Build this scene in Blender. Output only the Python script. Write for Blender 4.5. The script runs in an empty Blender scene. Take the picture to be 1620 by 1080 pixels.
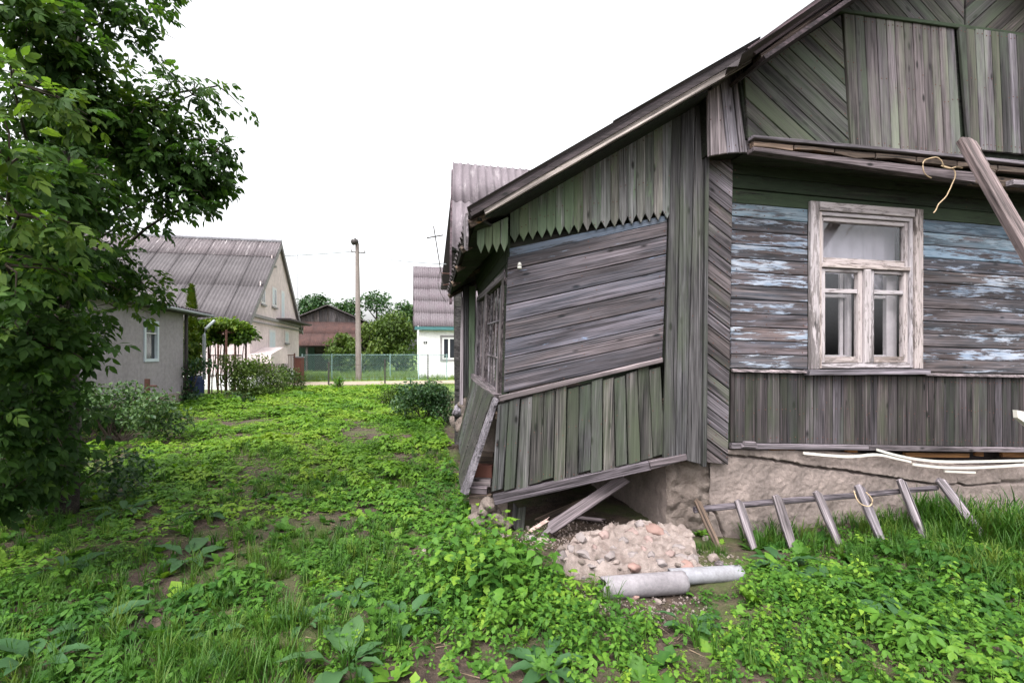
import bpy, math, random
import numpy as np
from mathutils import Vector, Matrix, noise as mnoise

random.seed(7)
rng = np.random.default_rng(11)
R = math.radians
sc = bpy.context.scene
col = sc.collection

# ------------------------------------------------------------------ camera, sky, sun, exposure
EH, F, CX, CY = 1.6, 765.0, 810.0, 560.0        # eye height, focal length in photo pixels, level horizon
cam = bpy.data.cameras.new('camera')
cam.lens = 17.0
cam.sensor_width = 36.0
cam.shift_y = 20.0 / 1620.0
cam.clip_start = 0.05
cam.clip_end = 2000
camo = bpy.data.objects.new('camera', cam)
camo.location = (0, 0, EH)
camo.rotation_euler = (R(90), 0, 0)
col.objects.link(camo)
sc.camera = camo

SUN_EL, SUN_AZ = 58.0, 200.0                     # azimuth clockwise from +Y: behind the viewer, a little left
w = bpy.data.worlds.new('World')
sc.world = w
w.use_nodes = True
wn, wl = w.node_tree.nodes, w.node_tree.links
sky = wn.new('ShaderNodeTexSky')
sky.sky_type = 'NISHITA'
sky.sun_disc = False
sky.sun_elevation = R(SUN_EL)
sky.sun_rotation = R(SUN_AZ)
sky.air_density = 1.0
sky.dust_density = 6.0
sky.ozone_density = 1.0
hs = wn.new('ShaderNodeHueSaturation')           # overcast: almost no blue left
hs.inputs['Saturation'].default_value = 0.10
wl.new(sky.outputs[0], hs.inputs['Color'])
wl.new(hs.outputs[0], wn['Background'].inputs['Color'])
wn['Background'].inputs['Strength'].default_value = 0.15
sl = bpy.data.lights.new('sun', 'SUN')
sl.energy = 0.6
sl.angle = R(25)
sl.color = (1.0, 0.97, 0.93)
so = bpy.data.objects.new('sun', sl)
az = R(SUN_AZ)
sd = Vector((math.sin(az) * math.cos(R(SUN_EL)), math.cos(az) * math.cos(R(SUN_EL)), math.sin(R(SUN_EL))))
so.rotation_euler = sd.to_track_quat('Z', 'Y').to_euler()
col.objects.link(so)
sc.view_settings.view_transform = 'Standard'
sc.view_settings.look = 'None'
sc.view_settings.gamma = 1.0
sc.view_settings.use_curve_mapping = False
sc.view_settings.exposure = 1.85
sc.render.engine = 'CYCLES'
cy = sc.cycles
cy.max_bounces = 6
cy.diffuse_bounces = 3
cy.glossy_bounces = 3
cy.transmission_bounces = 4
cy.transparent_max_bounces = 8
cy.use_denoising = True

# ------------------------------------------------------------------ helpers: objects
MW = {}


def link(o, parent=None, mw=None):
    col.objects.link(o)
    mw = mw or Matrix.Identity(4)
    o.matrix_basis = mw
    MW[o] = mw
    if parent is not None:
        o.parent = parent
        o.matrix_parent_inverse = MW[parent].inverted()
    return o


def tag(o, label=None, cat=None, group=None, kind=None):
    if label: o['label'] = label
    if cat: o['category'] = cat
    if group: o['group'] = group
    if kind: o['kind'] = kind
    return o


def thing(name, label, cat, loc=(0, 0, 0), group=None):
    o = bpy.data.objects.new(name, None)
    o.empty_display_size = 0.2
    link(o, None, Matrix.Translation(Vector(loc)))
    return tag(o, label, cat, group)


def mesh_np(name, V, Fc, tint=None, smooth=False):
    me = bpy.data.meshes.new(name)
    n, m = len(V), len(Fc)
    k = Fc.shape[1]
    me.vertices.add(n)
    me.vertices.foreach_set('co', np.ascontiguousarray(V, dtype=np.float32).ravel())
    me.loops.add(m * k)
    me.loops.foreach_set('vertex_index', np.ascontiguousarray(Fc, dtype=np.int32).ravel())
    me.polygons.add(m)
    me.polygons.foreach_set('loop_start', np.arange(0, m * k, k, dtype=np.int32))
    me.polygons.foreach_set('loop_total', np.full(m, k, dtype=np.int32))
    if smooth:
        me.polygons.foreach_set('use_smooth', np.ones(m, dtype=bool))
    if tint is not None:
        a = me.attributes.new('tint', 'FLOAT', 'POINT')
        a.data.foreach_set('value', np.ascontiguousarray(tint, dtype=np.float32))
    me.update(calc_edges=True)
    return me


def put(name, me, mat, parent=None, mw=None):
    if mat is not None and not me.materials:
        me.materials.append(mat)
    return link(bpy.data.objects.new(name, me), parent, mw)


class G:
    """collects boxes, tubes, prisms as one mesh"""
    def __init__(s):
        s.v, s.f = [], []

    def box(s, c, size, M=None):
        b = len(s.v)
        c = Vector(c)
        for dx in (-.5, .5):
            for dy in (-.5, .5):
                for dz in (-.5, .5):
                    p = Vector((dx * size[0], dy * size[1], dz * size[2]))
                    if M is not None: p = M @ p
                    s.v.append(c + p)
        for q in ((0, 1, 3, 2), (4, 6, 7, 5), (0, 4, 5, 1), (2, 3, 7, 6), (0, 2, 6, 4), (1, 5, 7, 3)):
            s.f.append([b + i for i in q])
        return s

    def tube(s, pts, r, n=8, r1=None, cap=True):
        pts = [Vector(p) for p in pts]
        b0 = len(s.v)
        r1 = r if r1 is None else r1
        ref = Vector((0.3, 0.2, 0.93))
        for i, p in enumerate(pts):
            d = (pts[min(i + 1, len(pts) - 1)] - pts[max(i - 1, 0)]).normalized()
            a = d.cross(ref)
            if a.length < .05: a = d.cross(Vector((1, 0, 0)))
            a.normalize()
            bb = d.cross(a)
            rr = r + (r1 - r) * i / max(1, len(pts) - 1)
            for k in range(n):
                t = 2 * math.pi * k / n
                s.v.append(p + a * math.cos(t) * rr + bb * math.sin(t) * rr)
        for i in range(len(pts) - 1):
            for k in range(n):
                s.f.append([b0 + i * n + k, b0 + i * n + (k + 1) % n, b0 + (i + 1) * n + (k + 1) % n, b0 + (i + 1) * n + k])
        if cap:
            s.f.append([b0 + k for k in range(n)][::-1])
            s.f.append([b0 + (len(pts) - 1) * n + k for k in range(n)])
        return s

    def prism(s, bottom, top):
        b = len(s.v)
        n = len(bottom)
        s.v += [Vector(p) for p in bottom] + [Vector(p) for p in top]
        for i in range(n):
            j = (i + 1) % n
            s.f.append([b + i, b + j, b + n + j, b + n + i])
        s.f.append([b + i for i in range(n)][::-1])
        s.f.append([b + n + i for i in range(n)])
        return s

    def obj(s, name, mat, parent=None, smooth=False):
        c = sum(s.v, Vector()) / len(s.v)
        me = bpy.data.meshes.new(name)
        me.from_pydata([v - c for v in s.v], [], s.f)
        me.validate()
        import bmesh
        bm = bmesh.new()
        bm.from_mesh(me)
        bmesh.ops.recalc_face_normals(bm, faces=bm.faces)
        bm.to_mesh(me)
        bm.free()
        if smooth:
            for p in me.polygons: p.use_smooth = True
        return put(name, me, mat, parent, Matrix.Translation(c))


# ------------------------------------------------------------------ helpers: places and planes
def P(px, py, d):
    return Vector(((px - CX) / F * d, d, EH - (py - CY) / F * d))


def ground_at(px, py, z=0.0):
    d = (EH - z) * F / (py - CY)
    return Vector(((px - CX) / F * d, d, z))


ZH = Vector((0, 0, 1))


class Pl:
    """a plane with axes u (along), v (up) and n (outwards)"""
    def __init__(s, O, u, v=ZH):
        s.O = Vector(O)
        s.u = Vector(u).normalized()
        v = Vector(v)
        s.v = (v - s.u * v.dot(s.u)).normalized()
        s.n = s.u.cross(s.v)

    def off(s, d):
        return Pl(s.O + s.n * d, s.u, s.v)

    def sz(s, px, py):
        C = Vector((0, 0, EH))
        r = Vector(((px - CX) / F, 1, -(py - CY) / F))
        t = (s.O - C).dot(s.n) / r.dot(s.n)
        p = C + r * t - s.O
        return (p.dot(s.u), p.dot(s.v))

    def poly(s, *pts):
        return [s.sz(*p) for p in pts]

    def w(s, a, b, off=0.0):
        return s.O + s.u * a + s.v * b + s.n * off

    def ang(s, p1, p2):
        a, b = s.sz(*p1), s.sz(*p2)
        return math.atan2(b[1] - a[1], b[0] - a[0])

    def frame(s, a, b, off, ang):
        c, q = math.cos(ang), math.sin(ang)
        X = s.u * c + s.v * q
        Y = s.v * c - s.u * q
        m = Matrix.Identity(4)
        for i in range(3):
            m[i][0], m[i][1], m[i][2] = X[i], Y[i], s.n[i]
        o = s.w(a, b, off)
        m[0][3], m[1][3], m[2][3] = o
        return m


def vplane(x, y, deg):
    return Pl((x, y, 0), (math.cos(R(deg)), math.sin(R(deg)), 0))


def area(p):
    return .5 * sum(p[i][0] * p[(i + 1) % len(p)][1] - p[(i + 1) % len(p)][0] * p[i][1] for i in range(len(p)))


def clip(sub, reg):
    out = list(sub)
    if area(reg) < 0: reg = reg[::-1]
    for i in range(len(reg)):
        a, b = reg[i], reg[(i + 1) % len(reg)]
        ex, ey = b[0] - a[0], b[1] - a[1]
        side = lambda p: ex * (p[1] - a[1]) - ey * (p[0] - a[0])
        inp, out = out, []
        for k in range(len(inp)):
            p, q = inp[k - 1], inp[k]
            sp, sq = side(p), side(q)
            if sq >= 0:
                if sp < 0:
                    t = sp / (sp - sq)
                    out.append((p[0] + (q[0] - p[0]) * t, p[1] + (q[1] - p[1]) * t))
                out.append(q)
            elif sp >= 0:
                t = sp / (sp - sq)
                out.append((p[0] + (q[0] - p[0]) * t, p[1] + (q[1] - p[1]) * t))
        if not out: return []
    res = []
    for p in out:
        if not res or math.hypot(p[0] - res[-1][0], p[1] - res[-1][1]) > 1e-3: res.append(p)
    if len(res) > 1 and math.hypot(res[0][0] - res[-1][0], res[0][1] - res[-1][1]) < 1e-3: res.pop()
    return res if len(res) >= 3 else []


def inpoly_dist(p, poly):
    """signed distance, positive inside (convex)"""
    if area(poly) < 0: poly = poly[::-1]
    d = 9
    for a, b in zip(poly, poly[1:] + poly[:1]):
        ex, ey = b[0] - a[0], b[1] - a[1]
        l = math.hypot(ex, ey)
        d = min(d, (ex * (p[1] - a[1]) - ey * (p[0] - a[0])) / l)
    return d


def inset(p, d):
    n = len(p)
    out = []
    for i in range(n):
        a, b, c = p[i - 1], p[i], p[(i + 1) % n]
        e1 = (b[0] - a[0], b[1] - a[1]); e2 = (c[0] - b[0], c[1] - b[1])
        l1 = math.hypot(*e1) or 1e-9; l2 = math.hypot(*e2) or 1e-9
        n1 = (-e1[1] / l1, e1[0] / l1); n2 = (-e2[1] / l2, e2[0] / l2)
        bx, by = n1[0] + n2[0], n1[1] + n2[1]
        k = 1 + n1[0] * n2[0] + n1[1] * n2[1]
        k = max(k, .5)
        out.append((b[0] + bx / k * d, b[1] + by / k * d))
    return out


def board(name, pl, poly, thick, off, ang, mat, parent, wob=.002, ch=.004, tilt=.3, label=None):
    """one plank: polygon in plane coordinates, grain along ang; chamfered front edges, slightly wavy sides"""
    if area(poly) < 0: poly = poly[::-1]
    if abs(area(poly)) < 2e-4: return None
    cx = sum(p[0] for p in poly) / len(poly); cyy = sum(p[1] for p in poly) / len(poly)
    c, q = math.cos(-ang), math.sin(-ang)
    L = [((p[0] - cx) * c - (p[1] - cyy) * q, (p[0] - cx) * q + (p[1] - cyy) * c) for p in poly]
    D = []
    for i in range(len(L)):
        a, b = L[i], L[(i + 1) % len(L)]
        D.append(a)
        ln = math.hypot(b[0] - a[0], b[1] - a[1])
        if wob and ln > .35 and abs(b[0] - a[0]) > abs(b[1] - a[1]):
            k = min(5, int(ln / .18))
            for j in range(1, k):
                t = j / k
                D.append((a[0] + (b[0] - a[0]) * t, a[1] + (b[1] - a[1]) * t + random.uniform(-wob, wob)))
    wmin = max(p[1] for p in L) - min(p[1] for p in L)
    ch = min(ch, wmin * .12)
    I = inset(D, ch)
    n = len(D)
    tw = random.uniform(-1, 1) * .0015
    V = [(x, y, 0) for x, y in D] + [(x, y, thick - ch) for x, y in D] + [(x, y, thick + tw * x) for x, y in I]
    Fs = [list(range(n))[::-1], list(range(2 * n, 3 * n))]
    for i in range(n):
        j = (i + 1) % n
        Fs.append([i, j, n + j, n + i])
        Fs.append([n + i, n + j, 2 * n + j, 2 * n + i])
    me = bpy.data.meshes.new(name)
    me.from_pydata(V, [], Fs)
    me.update()
    if isinstance(mat, (list, tuple)): mat = random.choice(mat)
    m = pl.frame(cx, cyy, off + random.uniform(-.002, .002), ang)
    if tilt:
        m = m @ Matrix.Rotation(R(random.uniform(-tilt, tilt)), 4, 'X') @ Matrix.Rotation(R(random.uniform(-tilt, tilt) * .4), 4, 'Z')
    o = put(name, me, mat, parent, m)
    if label: o['label'] = label
    xs_ = [p[0] for p in L]
    ln = max(xs_) - min(xs_)
    if name in NAILED and ln > .3 and wmin > .05:
        for xe in (min(xs_) + .05, max(xs_) - .05, random.uniform(-.1, .1) * ln):
            for yy in (-.28, .27):
                if random.random() < .8:
                    q = (xe + random.uniform(-.012, .012), yy * wmin + random.uniform(-.006, .006))
                    if inpoly_dist(q, L) > .008: NAILS.append(m @ Vector((q[0], q[1], thick)))
    return o


NAILED = ('frieze_board', 'skirting_board', 'gable_board', 'hatch_board', 'porch_plank', 'siding_plank', 'corner_board', 'panel_board', 'eave_board')
NAILS = []


def fill(name, pl, region, ang, width, thick, off, mat, parent, gap=.004, var=.15, skip=0, **kw):
    c, q = math.cos(-ang), math.sin(-ang)
    rot = lambda p: (p[0] * c - p[1] * q, p[0] * q + p[1] * c)
    inv = lambda p: (p[0] * c + p[1] * q, -p[0] * q + p[1] * c)
    L = [rot(p) for p in region]
    x0, x1 = min(p[0] for p in L) - .1, max(p[0] for p in L) + .1
    y, y1 = min(p[1] for p in L), max(p[1] for p in L)
    out = []
    while y < y1 - .006:
        wd = width * random.uniform(1 - var, 1 + var)
        yy = min(y + wd, y1)
        if y1 - yy < width * .35: yy = y1
        st = [inv(p) for p in ((x0, y + gap / 2), (x1, y + gap / 2), (x1, yy - gap / 2), (x0, yy - gap / 2))]
        pg = clip(st, region)
        if pg and random.random() >= skip:
            out.append(board(name, pl, pg, thick, off, ang, mat, parent, **kw))
        y = yy
    return out


# ------------------------------------------------------------------ materials
class NT:
    def __init__(s, name):
        s.m = bpy.data.materials.new(name)
        s.m.use_nodes = True
        s.t = s.m.node_tree
        s.n, s.l = s.t.nodes, s.t.links
        s.b = s.n['Principled BSDF']
        s.out = s.n['Material Output']
        s.b.inputs['Specular IOR Level'].default_value = .3

    def node(s, typ, ins=None, **props):
        n = s.n.new(typ)
        for k, v in props.items(): setattr(n, k, v)
        for k, v in (ins or {}).items():
            if isinstance(v, bpy.types.NodeSocket): s.l.new(v, n.inputs[k])
            else: n.inputs[k].default_value = v
        return n

    def vec(s, scale, rand=True, src='Object'):
        tc = s.node('ShaderNodeTexCoord')
        v = tc.outputs[src]
        if rand:
            oi = s.node('ShaderNodeObjectInfo')
            r = s.node('ShaderNodeMath', {0: oi.outputs['Random'], 1: 53.7}, operation='MULTIPLY')
            v = s.node('ShaderNodeVectorMath', {0: v, 1: r.outputs[0]}, operation='ADD').outputs[0]
        return s.node('ShaderNodeVectorMath', {0: v, 1: scale}, operation='MULTIPLY').outputs[0]

    def noise(s, v, scale=1.0, detail=4.0, rough=.55, dist=0.0):
        return s.node('ShaderNodeTexNoise', {'Vector': v, 'Scale': scale, 'Detail': detail, 'Roughness': rough, 'Distortion': dist}).outputs['Fac']

    def ramp(s, f, *stops):
        n = s.node('ShaderNodeValToRGB', {0: f})
        e = n.color_ramp.elements
        while len(e) < len(stops): e.new(.5)
        for el, (p, c) in zip(e, stops):
            el.position = p
            el.color = (c, c, c, 1) if isinstance(c, (int, float)) else (*c, 1)
        return n.outputs[0]

    def mix(s, f, a, b, mode='MIX'):
        n = s.node('ShaderNodeMix', data_type='RGBA', blend_type=mode)
        for i, v in ((0, f), (6, a), (7, b)):
            if isinstance(v, bpy.types.NodeSocket): s.l.new(v, n.inputs[i])
            elif isinstance(v, (int, float)): n.inputs[i].default_value = v if i == 0 else (v, v, v, 1)
            else: n.inputs[i].default_value = (*v, 1)
        return n.outputs[2]

    def math(s, op, a, b=0.0):
        return s.node('ShaderNodeMath', {0: a, 1: b}, operation=op).outputs[0]

    def finish(s, colr, rough=.85, bump=None, bstr=.4, bdist=.004):
        if isinstance(colr, bpy.types.NodeSocket): s.l.new(colr, s.b.inputs['Base Color'])
        else: s.b.inputs['Base Color'].default_value = (*colr, 1)
        if isinstance(rough, bpy.types.NodeSocket): s.l.new(rough, s.b.inputs['Roughness'])
        else: s.b.inputs['Roughness'].default_value = rough
        if bump is not None:
            bn = s.node('ShaderNodeBump', {'Height': bump, 'Strength': bstr, 'Distance': bdist})
            s.l.new(bn.outputs[0], s.b.inputs['Normal'])
        return s.m


DARKER = ('siding', 'siding_grey', 'siding_blue', 'porch_plank', 'skirt', 'skirt_main', 'corner', 'diag', 'gable_green')


def wood(name, light, dark, streak=1.0, paint=None, pamt=.5, paint2=None, wash=0.0, green=None, gamt=.5, rust=None, ramt=.7, pscale=(3.5, 26, 26), var=(.62, 1.25)):
    k = NT(name)
    ob = k.node('ShaderNodeObjectInfo')
    gw = k.node('ShaderNodeMapRange', {0: k.math('FRACT', k.math('MULTIPLY', ob.outputs['Random'], 7.9)), 3: .5, 4: 1.5}).outputs[0]
    sc3 = k.node('ShaderNodeCombineXYZ', {0: 1.0, 1: gw, 2: gw}).outputs[0]
    wv = lambda q: k.node('ShaderNodeVectorMath', {0: k.vec(q), 1: sc3}, operation='MULTIPLY').outputs[0]
    g1 = k.noise(wv((1.3, 34, 34)), 1, 6, .64, .9)
    g2 = k.noise(wv((4, 170, 170)), 1, 3, .6)
    g3 = k.noise(k.vec((.9, 7, 7)), 1, 4, .6, .8)
    gs = k.math('ADD', k.math('MULTIPLY', g1, .62), k.math('MULTIPLY', g2, .38))
    kw = .50 if name in DARKER else .60
    light = (light[0] * .96, light[1] * .985, light[2] * .995)
    light, dark = tuple(x * kw for x in light), tuple(x * kw * .6 for x in dark)
    if paint: paint = tuple(x * .55 for x in paint)
    if paint2: paint2 = tuple(x * .55 for x in paint2)
    if green: green = tuple(sum(green) / 3 * .22 + x * .52 for x in green)
    if rust: rust = tuple(x * .7 for x in rust)
    grain = k.ramp(gs, (.38, 0), (.60, 1))
    c = k.mix(grain, dark, light)
    fib = k.noise(k.vec((.8, 75, 75)), 1, 3, .6)
    c = k.mix(k.ramp(fib, (.54, 0), (.65, .62 * streak)), c, tuple(min(1, x * 2.0) for x in light))
    crk = k.noise(k.vec((.55, 48, 48)), 1, 2, .5, .3)
    c = k.mix(k.ramp(crk, (.61, 0), (.66, .9 * streak)), c, tuple(x * .45 for x in dark))
    bl = k.ramp(g3, (.30, .34), (.70, 1.28))
    c = k.mix(1.0, c, bl, 'MULTIPLY')
    # knots
    vo = k.node('ShaderNodeTexVoronoi', {'Vector': k.vec((3.4, 9, 9)), 'Scale': 1.0})
    kn = k.ramp(vo.outputs['Distance'], (.07, 1), (.16, 0))
    c = k.mix(kn, c, tuple(x * .35 for x in dark))
    if rust:
        rn = k.noise(k.vec((1.6, 6, 6)), 1, 5, .6)
        c = k.mix(k.ramp(rn, (ramt, 0), (ramt + .05, 1)), c, rust)
    if green:
        gn = k.noise(k.vec((1.1, 5, 5)), 1, 5, .62)
        c = k.mix(k.ramp(gn, (gamt - .1, 0), (gamt + .12, .85)), c, green)
    hgt = gs
    if paint:
        pn = k.noise(k.vec(pscale), 1, 8, .68, .3)
        pl_ = k.noise(k.vec((.8, 4, 4)), 1, 2, .5)
        pp = k.math('ADD', k.math('MULTIPLY', pn, .6), k.math('MULTIPLY', pl_, .4))
        pf = k.noise(k.vec((9, 110, 110)), 1, 3, .7)
        pp = k.math('ADD', k.math('MULTIPLY', pp, .86), k.math('MULTIPLY', pf, .14))
        m = k.ramp(pp, (pamt - .014, 0), (pamt + .03, 1))
        if wash:
            wn_ = k.noise(k.vec((1.0, 9, 9)), 1, 5, .65, .5)
            c = k.mix(k.math('MULTIPLY', k.ramp(wn_, (.40, 0), (.66, 1)), wash), c, paint)
        pc = k.mix(k.ramp(k.noise(k.vec((5, 30, 30)), 1, 4, .6), (.35, 0), (.65, 1)), paint, paint2 or paint)
        pc = k.mix(k.ramp(gs, (.36, .5), (.5, 0)), pc, dark)
        c = k.mix(m, c, pc)
        hgt = k.math('ADD', gs, k.math('MULTIPLY', m, .25))
    oi = k.node('ShaderNodeObjectInfo')
    rv = k.node('ShaderNodeMapRange', {0: oi.outputs['Random'], 3: var[0], 4: var[1]}).outputs[0]
    c = k.mix(1.0, c, rv, 'MULTIPLY')
    hue = k.math('FRACT', k.math('MULTIPLY', oi.outputs['Random'], 17.3))
    c = k.mix(1.0, c, k.ramp(hue, (0, (1.04, .96, .91)), (.5, (1.0, .97, .98)), (1, (.95, .96, 1.02))), 'MULTIPLY')
    return k.finish(c, .82, hgt, .55, .006)


def plain(name, c, rough=.7, metal=0.0, var=.15, scale=6, spec=.3):
    k = NT(name)
    c = tuple(x * .7 for x in c)
    n = k.noise(k.vec((scale,) * 3), 1, 6, .6)
    cc = k.mix(k.ramp(n, (.3, 0), (.7, 1)), tuple(x * (1 - var) for x in c), tuple(min(1, x * (1 + var)) for x in c))
    k.b.inputs['Metallic'].default_value = metal
    k.b.inputs['Specular IOR Level'].default_value = spec
    return k.finish(cc, rough, n, .15, .004)


def plaster(name, c, stain, amt=.55, scale=1.5, bstr=.5, bd=.01, kf=.6):
    k = NT(name)
    n1 = k.noise(k.vec((scale,) * 3, False), 1, 8, .65)
    n2 = k.noise(k.vec((scale * 12,) * 3, False), 1, 6, .7)
    st = k.noise(k.vec((scale * 3, scale * 3, scale * .5), False), 1, 5, .6)
    c, stain = tuple(x * kf for x in c), tuple(x * kf for x in stain)
    cc = k.mix(k.ramp(n1, (amt - .2, 0), (amt + .15, 1)), c, stain)
    cc = k.mix(k.ramp(st, (.5, 0), (.75, .35)), cc, tuple(x * .6 for x in stain))
    cc = k.mix(1.0, cc, k.ramp(n2, (.3, .8), (.7, 1.12)), 'MULTIPLY')
    return k.finish(cc, .92, n2, bstr, bd)


def slate(name, c, c2, streak, samt=.6):
    k = NT(name)
    n1 = k.noise(k.vec((1.2, 1.2, 1.2)), 1, 7, .65)
    c, c2, streak = (tuple(x * .58 for x in q) for q in (c, c2, streak))
    n2 = k.noise(k.vec((9, .7, 3)), 1, 5, .7)
    cc = k.mix(k.ramp(n1, (.35, 0), (.65, 1)), c, c2)
    cc = k.mix(k.ramp(n2, (samt, 0), (samt + .12, .8)), cc, streak)
    n3 = k.noise(k.vec((40, 40, 40)), 1, 4, .7)
    cc = k.mix(1.0, cc, k.ramp(n3, (.3, .8), (.7, 1.15)), 'MULTIPLY')
    return k.finish(cc, .9, n3, .3, .004)


LEAFK = {'leaf_lawn': .80, 'leaf_weed': 1.05, 'leaf_tree': 1.2, 'leaf_dock': .62, 'grass': .74, 'leaf_dark': .95, 'leaf_olive': .75, 'leaf_vine': .6, 'leaf_thuja': .6}


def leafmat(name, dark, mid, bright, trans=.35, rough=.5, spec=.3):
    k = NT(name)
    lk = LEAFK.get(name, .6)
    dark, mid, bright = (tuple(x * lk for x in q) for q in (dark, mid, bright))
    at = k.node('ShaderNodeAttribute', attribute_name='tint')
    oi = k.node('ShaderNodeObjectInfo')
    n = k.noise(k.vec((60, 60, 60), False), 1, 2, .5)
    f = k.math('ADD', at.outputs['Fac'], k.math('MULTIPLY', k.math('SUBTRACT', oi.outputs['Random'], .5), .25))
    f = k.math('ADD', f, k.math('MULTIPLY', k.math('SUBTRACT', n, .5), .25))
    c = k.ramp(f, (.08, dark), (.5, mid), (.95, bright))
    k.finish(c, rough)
    k.b.inputs['Specular IOR Level'].default_value = spec
    tr = k.node('ShaderNodeBsdfTranslucent')
    tc = k.mix(1.0, c, (1.25, 1.35, .6), 'MULTIPLY')
    k.l.new(tc, tr.inputs['Color'])
    mx = k.node('ShaderNodeMixShader', {0: trans})
    k.l.new(k.b.outputs[0], mx.inputs[1]); k.l.new(tr.outputs[0], mx.inputs[2])
    k.l.new(mx.outputs[0], k.out.inputs['Surface'])
    return k.m


def glassmat(name, tintc=(1, 1, 1), refl=1.0):
    k = NT(name)
    gl = k.node('ShaderNodeBsdfGlossy', {'Roughness': .03, 'Color': (.9, .9, .95, 1)})
    tr = k.node('ShaderNodeBsdfTransparent', {'Color': (*tintc, 1)})
    lw = k.node('ShaderNodeLayerWeight', {'Blend': .5})
    f = k.math('ADD', k.math('MULTIPLY', k.math('POWER', lw.outputs['Facing'], 4.0), .5), .045 * refl)
    mx = k.node('ShaderNodeMixShader', {0: f})
    k.l.new(tr.outputs[0], mx.inputs[1]); k.l.new(gl.outputs[0], mx.inputs[2])
    k.l.new(mx.outputs[0], k.out.inputs['Surface'])
    return k.m


GREY_L, GREY_D = (.225, .185, .205), (.035, .028, .031)
M = {}
M['siding'] = wood('siding', (.19, .145, .145), (.034, .024, .023), wash=.14, paint=(.30, .40, .54), paint2=(.56, .62, .72), pamt=.52, rust=(.20, .075, .035), ramt=.66)
M['siding_blue'] = wood('siding_blue', (.20, .165, .175), (.03, .024, .028), wash=.75, paint=(.20, .32, .43), paint2=(.36, .46, .56), pamt=.49)
M['siding_grey'] = wood('siding_grey', (.20, .165, .17), (.03, .023, .025), wash=.14, paint=(.30, .40, .54), paint2=(.54, .6, .7), pamt=.56)
M['siding_green_shaded'] = wood('siding_green_shaded', (.05, .058, .038), (.012, .015, .01), paint=(.030, .052, .026), paint2=(.042, .066, .034), pamt=.44)  # green paint, darkened further to carry the shade of the overhang
M['porch_plank'] = wood('porch_plank', (.205, .175, .195), (.028, .022, .025), wash=.12, paint=(.28, .36, .50), pamt=.625, rust=(.36, .16, .05), ramt=.735, var=(.7, 1.2))
M['blue_strip'] = wood('blue_strip', (.2, .2, .22), (.05, .05, .06), paint=(.20, .27, .38), paint2=(.3, .36, .46), pamt=.45)
M['green_board'] = wood('green_board', (.27, .27, .235), (.06, .065, .05), wash=.75, paint=(.15, .215, .125), paint2=(.20, .26, .165), pamt=.46, pscale=(1.6, 12, 12), var=(.86, 1.12))
M['green_board_pale'] = wood('green_board_pale', (.36, .345, .335), (.11, .10, .10), .6, wash=.3, paint=(.16, .22, .14), paint2=(.2, .26, .17), pamt=.55, pscale=(1.6, 12, 12), var=(.88, 1.12))
M['skirt'] = wood('skirt', (.185, .175, .17), (.026, .024, .024), green=(.062, .088, .045), gamt=.52, var=(.6, 1.25))
M['skirt_main'] = wood('skirt_main', (.15, .125, .135), (.02, .017, .018), green=(.05, .068, .036), gamt=.58, rust=(.14, .06, .04), ramt=.71, var=(.6, 1.3))
M['gable_pale'] = wood('gable_pale', (.29, .25, .27), (.11, .095, .10), .45, green=(.17, .205, .14), gamt=.55, var=(.72, 1.2))
M['gable_green'] = wood('gable_green', (.17, .15, .15), (.035, .031, .03), .6, green=(.08, .112, .06), gamt=.51, var=(.7, 1.2))
M['pale'] = wood('pale', (.42, .37, .40), (.12, .10, .11), var=(.85, 1.15))
M['trim'] = wood('trim', (.36, .31, .34), (.08, .068, .075), var=(.9, 1.1))
M['corner'] = wood('corner', (.16, .15, .155), (.028, .026, .027), green=(.07, .088, .05), gamt=.6, var=(.7, 1.1))
M['diag'] = wood('diag', (.235, .20, .215), (.035, .03, .03), green=(.10, .115, .07), gamt=.63, var=(.6, 1.25))
M['fascia'] = wood('fascia', (.50, .45, .43), (.16, .14, .14), var=(.9, 1.1))
M['fascia_purple'] = wood('fascia_purple', (.13, .09, .105), (.04, .025, .03))
M['edge_dark'] = wood('edge_dark', (.085, .066, .074), (.03, .022, .025), .4)
M['stile'] = wood('stile', (.25, .20, .205), (.07, .055, .055), .6)
M['soffit'] = wood('soffit', (.06, .062, .05), (.014, .015, .012), paint=(.035, .052, .03), pamt=.5)  # dark green paint, colour lowered to deepen the shade under the eaves
M['barge_warm'] = wood('barge_warm', (.36, .28, .25), (.09, .06, .05))
M['rotten'] = wood('rotten', (.26, .19, .15), (.035, .022, .016), rust=(.2, .1, .04), ramt=.6)
M['beam'] = wood('beam', (.30, .25, .275), (.07, .055, .06))
M['peeling'] = wood('peeling', (.34, .29, .28), (.12, .10, .095), .6, wash=.5, paint=(.60, .545, .55), paint2=(.72, .66, .67), pamt=.47, pscale=(7, 42, 42), var=(.95, 1.05))
M['inner_white'] = plain('inner_white', (.50, .46, .49), .6)
M['curtain'] = plain('curtain', (.40, .38, .44), .9, scale=3)
M['room'] = plain('room', (.10, .085, .085), .9)
M['glass'] = glassmat('glass')
M['glass_dark'] = plain('glass_dark', (.03, .033, .04), .08, spec=.6)
M['found'] = plaster('found', (.43, .345, .315), (.24, .195, .18), .54, 3.0, .8, .015)
M['found_rough'] = plaster('found_rough', (.42, .345, .305), (.20, .155, .135), .5, 5, 1.0, .03)
M['conc_slab'] = plaster('conc_slab', (.70, .575, .53), (.36, .275, .245), .56, 9, 1.0, .03)
M['cobble'] = plain('cobble', (.27, .195, .18), .8, var=.3, scale=9)
M['cobble_grey'] = plain('cobble_grey', (.24, .205, .20), .8, var=.3, scale=9)
M['cobble_red'] = plain('cobble_red', (.30, .19, .165), .8, var=.25, scale=9)
M['pipe'] = plaster('pipe', (.38, .35, .375), (.22, .2, .215), .55, 5, .4, .006)
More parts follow.
